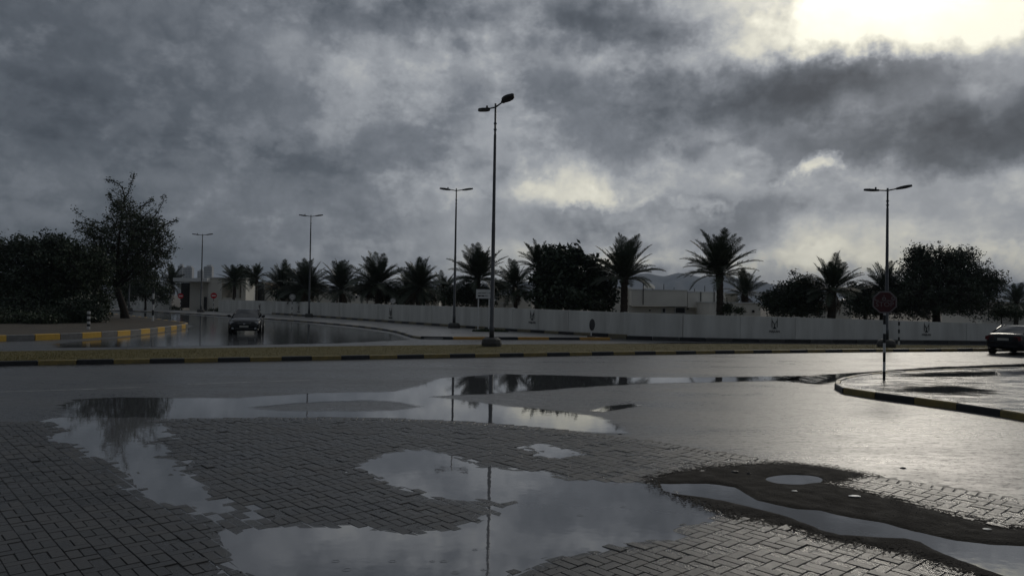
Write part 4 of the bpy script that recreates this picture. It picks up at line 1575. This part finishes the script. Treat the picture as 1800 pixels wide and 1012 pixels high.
FR = [frond_mesh(i, dr_, sd) for i, (dr_, sd) in enumerate(((.25, 0), (.45, .3), (.7, .6), (1.0, 1.0)))]


FRD = frond_mesh(9, .8, 1.0)
FRD.materials.clear()
FRD.materials.append(pm('dead_frond_brown', (.10, .075, .045), (.06, .045, .028), scale=2, rough=.8))


def palm_trunk(h, r, seed):
    rd = random.Random(seed)
    mb = MB()
    N = max(8, int(h / .22))
    pts, rad = [], []
    for i in range(N + 1):
        t = i / N
        pts.append((.06 * math.sin(seed + t * 2) * h * .15, .05 * math.cos(seed * 2 + t * 2) * h * .1, h * t - .1))
        rad.append(r * (1.12 - .22 * t + (.20 if t > .86 else 0)) * (1 + (.08 if i % 2 else -.04) + rd.uniform(-.03, .03)))
    mb.tube(pts, rad, 10)
    # stubs of cut fronds under the crown
    for k in range(34):
        a = k * 2.4
        z = h * (1 - .03) - .9 * rd.random() * min(1, h / 3)
        d = Vector((math.cos(a), math.sin(a), .8))
        s = Vector((pts[-1][0], pts[-1][1], z)) + d * r * .6
        mb.tube([s, s + d * rd.uniform(.12, .25)], [.045, .02], 4)
    return mb, Vector(pts[-1])


def palm(px, heart_y, fpx, Y, label, tr=.17, nf=46, spread=(86, -12), seed=0):
    h = A(px, heart_y, Y)
    th = thing('date_palm', (h.x, Y, 0), label, 'palm tree', 'date palms behind the wall', rz=0)
    mb, top = palm_trunk(h.z, tr, seed)
    mb.build('trunk', PTRUNK, th)
    ln = fpx * 1.06 / FPX * Y
    rd = random.Random(seed * 31 + 5)
    nf = int(nf * (1.3 if px < 1050 else 1.08))
    for k in range(nf):
        t = (k + .5) / nf
        el = spread[0] + (spread[1] - spread[0]) * t ** .95 + rd.uniform(-9, 9)
        a = k * 2.39996 + rd.uniform(-.25, .25)
        vi = min(3, max(0, int(t * 3.4 + rd.uniform(-.4, .5))))
        o = link('frond', FR[vi], None, th)
        o.location = top + Vector((math.cos(a), math.sin(a), 0)) * tr * .4 + Vector((0, 0, .1 - .3 * t))
        l = ln * rd.uniform(.74, 1.14) * (1.0 if t < .75 else .88)
        o.scale = (l, l * 1.1, l)
        o.rotation_euler = Euler((rd.uniform(-.5, .5), -R(el), a), 'XYZ')
    th.rotation_euler = (rd.uniform(-.03, .03), rd.uniform(-.04, .04), rd.uniform(0, 6.28))
    for k in range(rd.choice((0, 4, 9, 12))):           # dead fronds hanging under the crown
        a = rd.uniform(0, 6.28)
        o = link('dead_frond', FRD, None, th)
        o.location = top + Vector((math.cos(a), math.sin(a), 0)) * tr * .8 + Vector((0, 0, -.25))
        l = ln * rd.uniform(.5, .8)
        o.scale = (l, l * .7, l)
        o.rotation_euler = Euler((rd.uniform(-.5, .5), R(rd.uniform(35, 70)), a), 'XYZ')
    return th


PALMS = [
    (300, 497, 30, 125, 'small palm left of the gatehouse, partly behind the leaning tree', .16, 34, (85, -5)),
    (411, 493, 31, 103, 'palm standing in front of the square gatehouse opening', .17, 40, (80, -15)),
    (452, 486, 24, 98, 'slim upright palm right of the gatehouse', .15, 30, (88, 5)),
    (497, 506, 45, 92, 'bushy palm left of the lamp that stands right of the oncoming car', .2, 46, (85, -10)),
    (541, 506, 49, 86, 'bushy palm directly behind the lamp post right of the oncoming car', .2, 48, (86, -12)),
    (600, 506, 48, 85, 'palm with clear trunk between two lamp posts, above the white apartment block', .2, 44, (86, -5)),
    (663, 500, 54, 80, 'full-crowned palm above the speed limit sign with the triangle', .2, 50, (87, -15)),
    (735, 504, 50, 76, 'full-crowned palm left of the second tallest lamp post', .2, 50, (86, -15)),
    (716, 508, 36, 82, 'low palm squeezed between two full-crowned palms', .16, 34, (82, -15)),
    (780, 508, 36, 80, 'low drooping palm half behind the second tallest lamp post', .16, 36, (75, -25)),
    (838, 486, 56, 68, 'large palm immediately left of the tallest lamp post', .22, 50, (87, -10)),
    (908, 500, 41, 63, 'palm with open drooping fronds right of the tallest lamp post', .18, 40, (84, -35)),
    (945, 468, 46, 63, 'tall palm rising out of the left of the broad-leaved tree', .19, 36, (88, 0)),
    (1097, 485, 66, 58, 'tall palm at the right of the broad-leaved tree', .28, 50, (86, 5)),
    (1268, 478, 70, 56, 'tallest free-standing palm, clear against the sky', .26, 50, (86, 8)),
    (1309, 515, 40, 72, 'short palm right of the tallest free-standing palm', .28, 34, (84, 0)),
    (1461, 507, 57, 58, 'stout palm between the bushes, left of the stop sign', .30, 48, (84, -8)),
    (1550, 508, 46, 62, 'palm behind the stop sign and lamp post', .2, 42, (84, -8)),
    (1786, 528, 34, 74, 'small palm at the far right edge', .2, 34, (80, -12)),
]
for i, (px, hy, fp, Y, lab, tr, nf, sp) in enumerate(PALMS):
    palm(px, hy, fp, Y, lab, tr, nf, sp, seed=i + 1)


# ------------------------------------------------------------------ broad trees and bushes
def broad_tree(name, px, base_y, Y, blobs, label, cat, leaf, n, size, tr=.25, lean=None, wisps=(), zb=0.0, group=None, mat=LEAF, fill=.55, twig=True):
    """blobs: crown masses as (px, py, rx_px, ry_px); real depth about as wide as each mass"""
    base = A(px, base_y, Y)
    base.z = zb
    th = thing(name, base, label, cat, group)
    k = Y / FPX
    cl = []
    tb = MB()
    cents = []
    n = int(n * 2.2)
    for bx, by, rx, ry in blobs:
        c = A(bx, by, Y + random.uniform(-.4, .4) * rx * k) - base
        cents.append((c, rx * k, ry * k))
    # trunk to a fork, then limbs to each mass
    low = min(c.z - rz * .4 for c, rx, rz in cents)
    fork = Vector(lean) if lean else Vector((0, 0, max(.5, low)))
    mid = fork * .5 + Vector((.12, .05, 0)) * fork.length * .2
    tb.tube([(0, 0, -.1), tuple(mid * .5 + Vector((.04, 0, 0))), tuple(mid), tuple(fork)], [tr * 1.25, tr, tr * .9, tr * .75], 9)
    for c, rx, rz in cents:
        b = fork.lerp(c, .55) + Vector((random.uniform(-.2, .2) * rx, random.uniform(-.2, .2) * rx, rz * .1))
        tb.tube([fork, b, c], [tr * .5, tr * .3, tr * .12], 6)
    tot = sum(rx * rz for c, rx, rz in cents)
    lm = MB()

    def leafq(p, s, r):
        a = Vector((r.gauss(0, 1), r.gauss(0, 1), r.gauss(0, .8))).normalized()
        b = a.cross(Vector((r.gauss(0, 1), r.gauss(0, 1), r.gauss(0, 1)))).normalized()
        l, w = s * r.uniform(.7, 1.4), s * r.uniform(.35, .65)
        lm.add([p - a * l * .5, p + b * w * .5, p + a * l * .5, p - b * w * .5], [(0, 1, 2, 3)])
    for c, rx, rz in cents:
        m = int(n * rx * rz / tot / 14)
        for _ in range(m):
            d = Vector((random.gauss(0, 1), random.gauss(0, 1), random.gauss(0, 1))).normalized()
            rad = random.random() ** (fill * .8)
            wob = 1 + .22 * math.sin(5 * d.x + 3 * d.z + c.x) + .15 * math.sin(9 * d.z + 7 * d.y)
            q = c + Vector((d.x * rx, d.y * rx, d.z * rz)) * rad * wob
            if q.z < .05:
                q.z = .05 + random.random() * .4
            if twig and rad > .75:
                tb.tube([c.lerp(q, .35), c.lerp(q, .7) + Vector((0, 0, .1)), q], [.03, .02, .008], 3, cap=False)
            cs = size * random.uniform(.8, 1.7)
            for _ in range(14):
                leafq(q + Vector((random.gauss(0, cs), random.gauss(0, cs), random.gauss(0, cs * .8))), size * leaf, random)
    for pts in wisps:
        w3 = [A(x, y, Y) - base for x, y in pts]
        w3 = smooth_line(w3, 2)
        tb.tube(w3, [.05 * (1 - i / len(w3)) + .008 for i in range(len(w3))], 4, cap=False)
        for i, q in enumerate(w3):
            for _ in range(9):
                leafq(q + Vector((random.gauss(0, size * .8), random.gauss(0, size * .8), random.gauss(0, size * .8))), size * leaf, random)
    tb.build('trunk', TRUNK, th, smooth=True)
    lm.build('crown', mat, th)
    return th


# the leaning tree on the verge
Yt = G(220, 559, VZ).y
bt = G(220, 559, VZ)
fk = A(205, 505, Yt) - bt
broad_tree('leaning_tree', 220, 559, Yt,
           [(222, 430, 62, 58), (240, 395, 45, 38), (215, 365, 28, 30), (265, 440, 42, 50), (190, 450, 55, 45), (165, 475, 40, 42), (232, 475, 48, 30), (275, 400, 25, 22), (160, 410, 22, 22), (258, 470, 30, 22)],
           'tall leaning tree with wispy top on the verge', 'tree', 1.2, 9500, .15, .30, lean=fk, zb=VZ, fill=.5,
           wisps=[[(205, 400), (195, 380), (180, 395), (150, 385), (130, 368)], [(215, 360), (225, 340), (232, 320), (235, 305)], [(220, 350), (215, 328), (200, 318), (188, 316)], [(262, 390), (280, 370), (290, 345)],
                  [(270, 410), (290, 395), (309, 387)], [(185, 410), (160, 395), (132, 390)], [(180, 420), (150, 410), (134, 403)], [(270, 440), (290, 430), (303, 420)], [(210, 370), (195, 350), (190, 340)], [(245, 365), (262, 355), (268, 350)], [(275, 450), (295, 445), (302, 430)]])
# thicket left of it
Yv = 50.0
broad_tree('thicket_tree', -40, 570, Yv + 6, [(-60, 470, 80, 65), (-10, 445, 50, 38), (-60, 540, 90, 45), (10, 520, 60, 55)], 'dense dark tree at the left edge of the picture', 'tree', 1.3, 9000, .17, .22, zb=VZ, group='thicket trees on the verge')
broad_tree('thicket_tree', 60, 570, Yv + 4, [(45, 440, 42, 26), (80, 455, 50, 40), (50, 500, 65, 50), (70, 545, 75, 38), (85, 425, 14, 16)], 'dense dark tree second from the left edge, behind the short marker post', 'tree', 1.3, 9500, .17, .2, zb=VZ, group='thicket trees on the verge', mat=LEAF2)
broad_tree('thicket_tree', 130, 566, Yv + 6, [(120, 450, 40, 32), (150, 480, 50, 50), (120, 520, 55, 45), (155, 540, 40, 34), (108, 428, 12, 14)], 'dense dark tree just left of the leaning tree', 'tree', 1.3, 9500, .17, .2, zb=VZ, group='thicket trees on the verge')
broad_tree('bush', 150, 566, Yv + 1, [(140, 548, 38, 22), (95, 555, 45, 20), (160, 545, 22, 26)], 'low dark bush behind the short marker post', 'bush', 1.2, 5000, .14, .08, zb=VZ, mat=LEAF2)
broad_tree('bush', 20, 568, Yv - 2, [(20, 562, 55, 14), (-40, 560, 50, 20), (75, 563, 35, 11)], 'low ragged bush at the left edge of the verge', 'bush', 1.2, 4500, .14, .06, zb=VZ)
broad_tree('bush', 255, 535, 100, [(250, 505, 35, 22), (280, 515, 25, 18), (220, 510, 30, 24), (262, 488, 20, 14)], 'green trees behind the far white wall seen under the leaning tree', 'tree', 1.3, 4000, .22, .15, twig=False)
# behind the wall
broad_tree('broad_leaf_tree', 1005, 560, 61, [(985, 470, 30, 32), (1010, 500, 55, 40), (1000, 525, 70, 22), (1050, 495, 30, 35), (965, 500, 32, 45), (1030, 530, 45, 20), (1060, 525, 24, 25), (1010, 450, 14, 18), (975, 445, 16, 12), (1035, 462, 18, 16)],
           'broad-leaved dark tree between two palms right of the tallest lamp post', 'tree', 2.4, 7000, .17, .22, mat=LEAF2, fill=.42)
broad_tree('round_tree', 1645, 570, 60, [(1650, 465, 45, 36), (1615, 480, 34, 42), (1690, 480, 42, 40), (1650, 515, 70, 40), (1720, 505, 38, 32), (1620, 530, 45, 28), (1740, 500, 22, 20), (1700, 535, 50, 22), (1612, 445, 20, 16), (1690, 450, 22, 16), (1590, 520, 30, 30)],
           'large rounded dark tree right of the stop sign', 'tree', 1.4, 19000, .13, .35, mat=LEAF2, fill=.45)
broad_tree('bush', 1390, 560, 60, [(1385, 525, 40, 28), (1410, 505, 28, 24), (1360, 528, 24, 20), (1425, 530, 28, 22), (1400, 545, 45, 12)], 'dark rounded bush left of the stout palm', 'bush', 1.4, 6500, .15, .12, mat=LEAF2)
broad_tree('bush', 1520, 562, 63, [(1520, 535, 38, 22), (1505, 515, 22, 18), (1545, 530, 28, 26), (1570, 520, 25, 34)], 'dark bush between the stout palm and the stop sign', 'bush', 1.4, 6000, .15, .12, mat=LEAF2)
broad_tree('bush', 1283, 556, 56, [(1280, 540, 9, 12), (1300, 546, 11, 6), (1270, 545, 8, 8)], 'small shrub at the foot of the tallest free-standing palm', 'bush', 1.4, 900, .09, .05)
broad_tree('bush', 520, 530, 90, [(515, 512, 22, 16), (535, 518, 22, 12), (498, 518, 16, 10), (545, 505, 16, 14)], 'dense dark undergrowth below the bushy palms', 'bush', 1.4, 3500, .2, .1, mat=LEAF2)
broad_tree('bush', 690, 535, 82, [(680, 518, 25, 14), (705, 520, 25, 12), (740, 520, 30, 13), (650, 515, 14, 10)], 'dark undergrowth below the full-crowned palms', 'bush', 1.4, 4000, .2, .1, mat=LEAF2)
broad_tree('bush', 820, 545, 70, [(795, 520, 25, 20), (830, 518, 30, 24), (858, 520, 20, 18), (880, 505, 16, 14)], 'dark hedge-like bush behind the street name board', 'bush', 1.4, 4500, .16, .1, mat=LEAF2)
broad_tree('bush', 428, 520, 108, [(428, 480, 14, 14), (440, 492, 10, 16)], 'round dark tree behind the gatehouse', 'tree', 1.5, 1400, .22, .1, mat=LEAF2)
broad_tree('bush', 1760, 565, 66, [(1785, 550, 30, 10), (1755, 548, 14, 12)], 'low bush behind the wall at the right edge', 'bush', 1.3, 1500, .14, .06)
broad_tree('bush', 645, 525, 100, [(628, 508, 16, 9), (650, 506, 14, 10)], 'far dark bush behind the cream flat-roofed house', 'bush', 1.4, 1200, .22, .08, mat=LEAF2)
broad_tree('bush', 310, 543, 103, [(306, 541, 5, 4), (313, 543, 6, 3)], 'tiny shrub at the end of the far wall by the gatehouse', 'bush', 1.3, 350, .12, .04)
broad_tree('bush', 382, 546, 100, [(383, 545, 6, 3), (371, 546, 5, 2.4)], 'tiny shrub between the no-entry sign and the wall', 'bush', 1.3, 300, .12, .04)

# ------------------------------------------------------------------ litter
for px, py, s, mat, nm, lab, cat in ((1503, 871, .075, WHITE, 'paper_scrap', 'crumpled white scrap lying on the dark mud', 'litter'), (1735, 929, .05, POSTW, 'paper_scrap', 'small pale scrap on the mud at the right', 'litter'),
                                     (1397, 862, .04, POSTW, 'paper_scrap', 'tiny pale scrap below the round puddle', 'litter'),
                                     (1588, 823, .05, BLK, 'stone', 'small dark stone lying on the wet road', 'stone'), (1090, 763, .04, BLK, 'stone', 'dark pebble by the paving edge', 'stone'),
                                     (1292, 829, .05, BLK, 'stone', 'dark stone on the mud left of the round puddle', 'stone'), (1316, 832, .035, BLK, 'stone', 'smaller stone on the mud left of the round puddle', 'stone'),
                                     (1235, 815, .03, BLK, 'stone', 'dark pebble on the paving near the mud', 'stone')):
    z = PZ + .025 if py > 800 and px < 1800 and nm == 'paper_scrap' else (0.0 if px > 1550 else PZ)
    if lab.find('mud') > 0 and nm == 'stone':
        z = .06
    p = G(px, py, z)
    mb = MB()
    rr = random.Random(px)
    N = 7
    ring = []
    for lay, (sc_, zz) in enumerate(((1.0, 0), (.9, .35), (.45, .6))):
        for k in range(N):
            w = 2 * math.pi * k / N
            q = rr.uniform(.7, 1.2)
            ring.append((math.cos(w) * s * sc_ * q, math.sin(w) * s * .6 * sc_ * q, zz * s * (.6 if mat is BLK else .14) * rr.uniform(.6, 1.4)))
    fs = [tuple(range(2 * N, 3 * N))]
    for l_ in range(2):
        for k in range(N):
            j = (k + 1) % N
            fs.append((l_ * N + k, l_ * N + j, (l_ + 1) * N + j, (l_ + 1) * N + k))
    mb.add(ring, fs)
    tag(mb.build(nm, mat, loc=p), lab, cat)

grit = MB()
gpts = []
for k in range(1500):
    if k < 900:
        px, py = random.choice([(1160, 845), (1250, 818), (1420, 812), (1530, 836), (1600, 880), (1700, 905), (1300, 905), (1450, 945), (1590, 975), (1380, 870), (1560, 900), (1660, 930)])
        px, py = px + random.gauss(0, 70), py + random.gauss(0, 9)
    else:
        px, py = random.uniform(-50, 1850), random.uniform(745, 1010)
    p = G(px, py, PZ)
    gpts.append((p.x, p.y))
Q = np.array(gpts)
Q = Q[(poly_sd(Q, court) > .05) & (puddle_sd(Q) < -.2)]
zq = np.where(poly_sd(Q, gM) > -.05, np.maximum(paver_h(Q), mud_h(Q)), paver_h(Q))
for (qx, qy), z in zip(Q.tolist(), zq.tolist()):
    r1 = random.uniform(.003, .008) * (1.6 if random.random() < .08 else 1)
    a0 = random.uniform(0, 6.28)
    vs = [Vector((qx + r1 * random.uniform(.7, 1.3) * math.cos(a0 + w), qy + r1 * random.uniform(.7, 1.3) * math.sin(a0 + w), z - .001)) for w in (0, 1.6, 3.1, 4.7)]
    vs.append(Vector((qx, qy, z + r1 * .9)))
    grit.add(vs, [(0, 1, 4), (1, 2, 4), (2, 3, 4), (3, 0, 4)])
tag(grit.build('grit', BLK), 'scattered dark grit washed over the paving', 'grit', kind='stuff')

# ------------------------------------------------------------------ moist air
hz = MB().box((0, 2960, 109), (12000, 6040, 220.2))
ho = hz.build('haze', None)
hm = bpy.data.materials.new('moist_air')
hm.use_nodes = True
ht = hm.node_tree
ht.nodes.clear()
hout = ht.nodes.new('ShaderNodeOutputMaterial')
hv_ = ht.nodes.new('ShaderNodeVolumePrincipled')
hv_.inputs['Color'].default_value = (.72, .83, .97, 1)
hv_.inputs['Density'].default_value = .00016
ht.links.new(hv_.outputs[0], hout.inputs['Volume'])
ho.data.materials.append(hm)
tag(ho, 'moist rain air hanging over the whole place', None, kind='stuff')
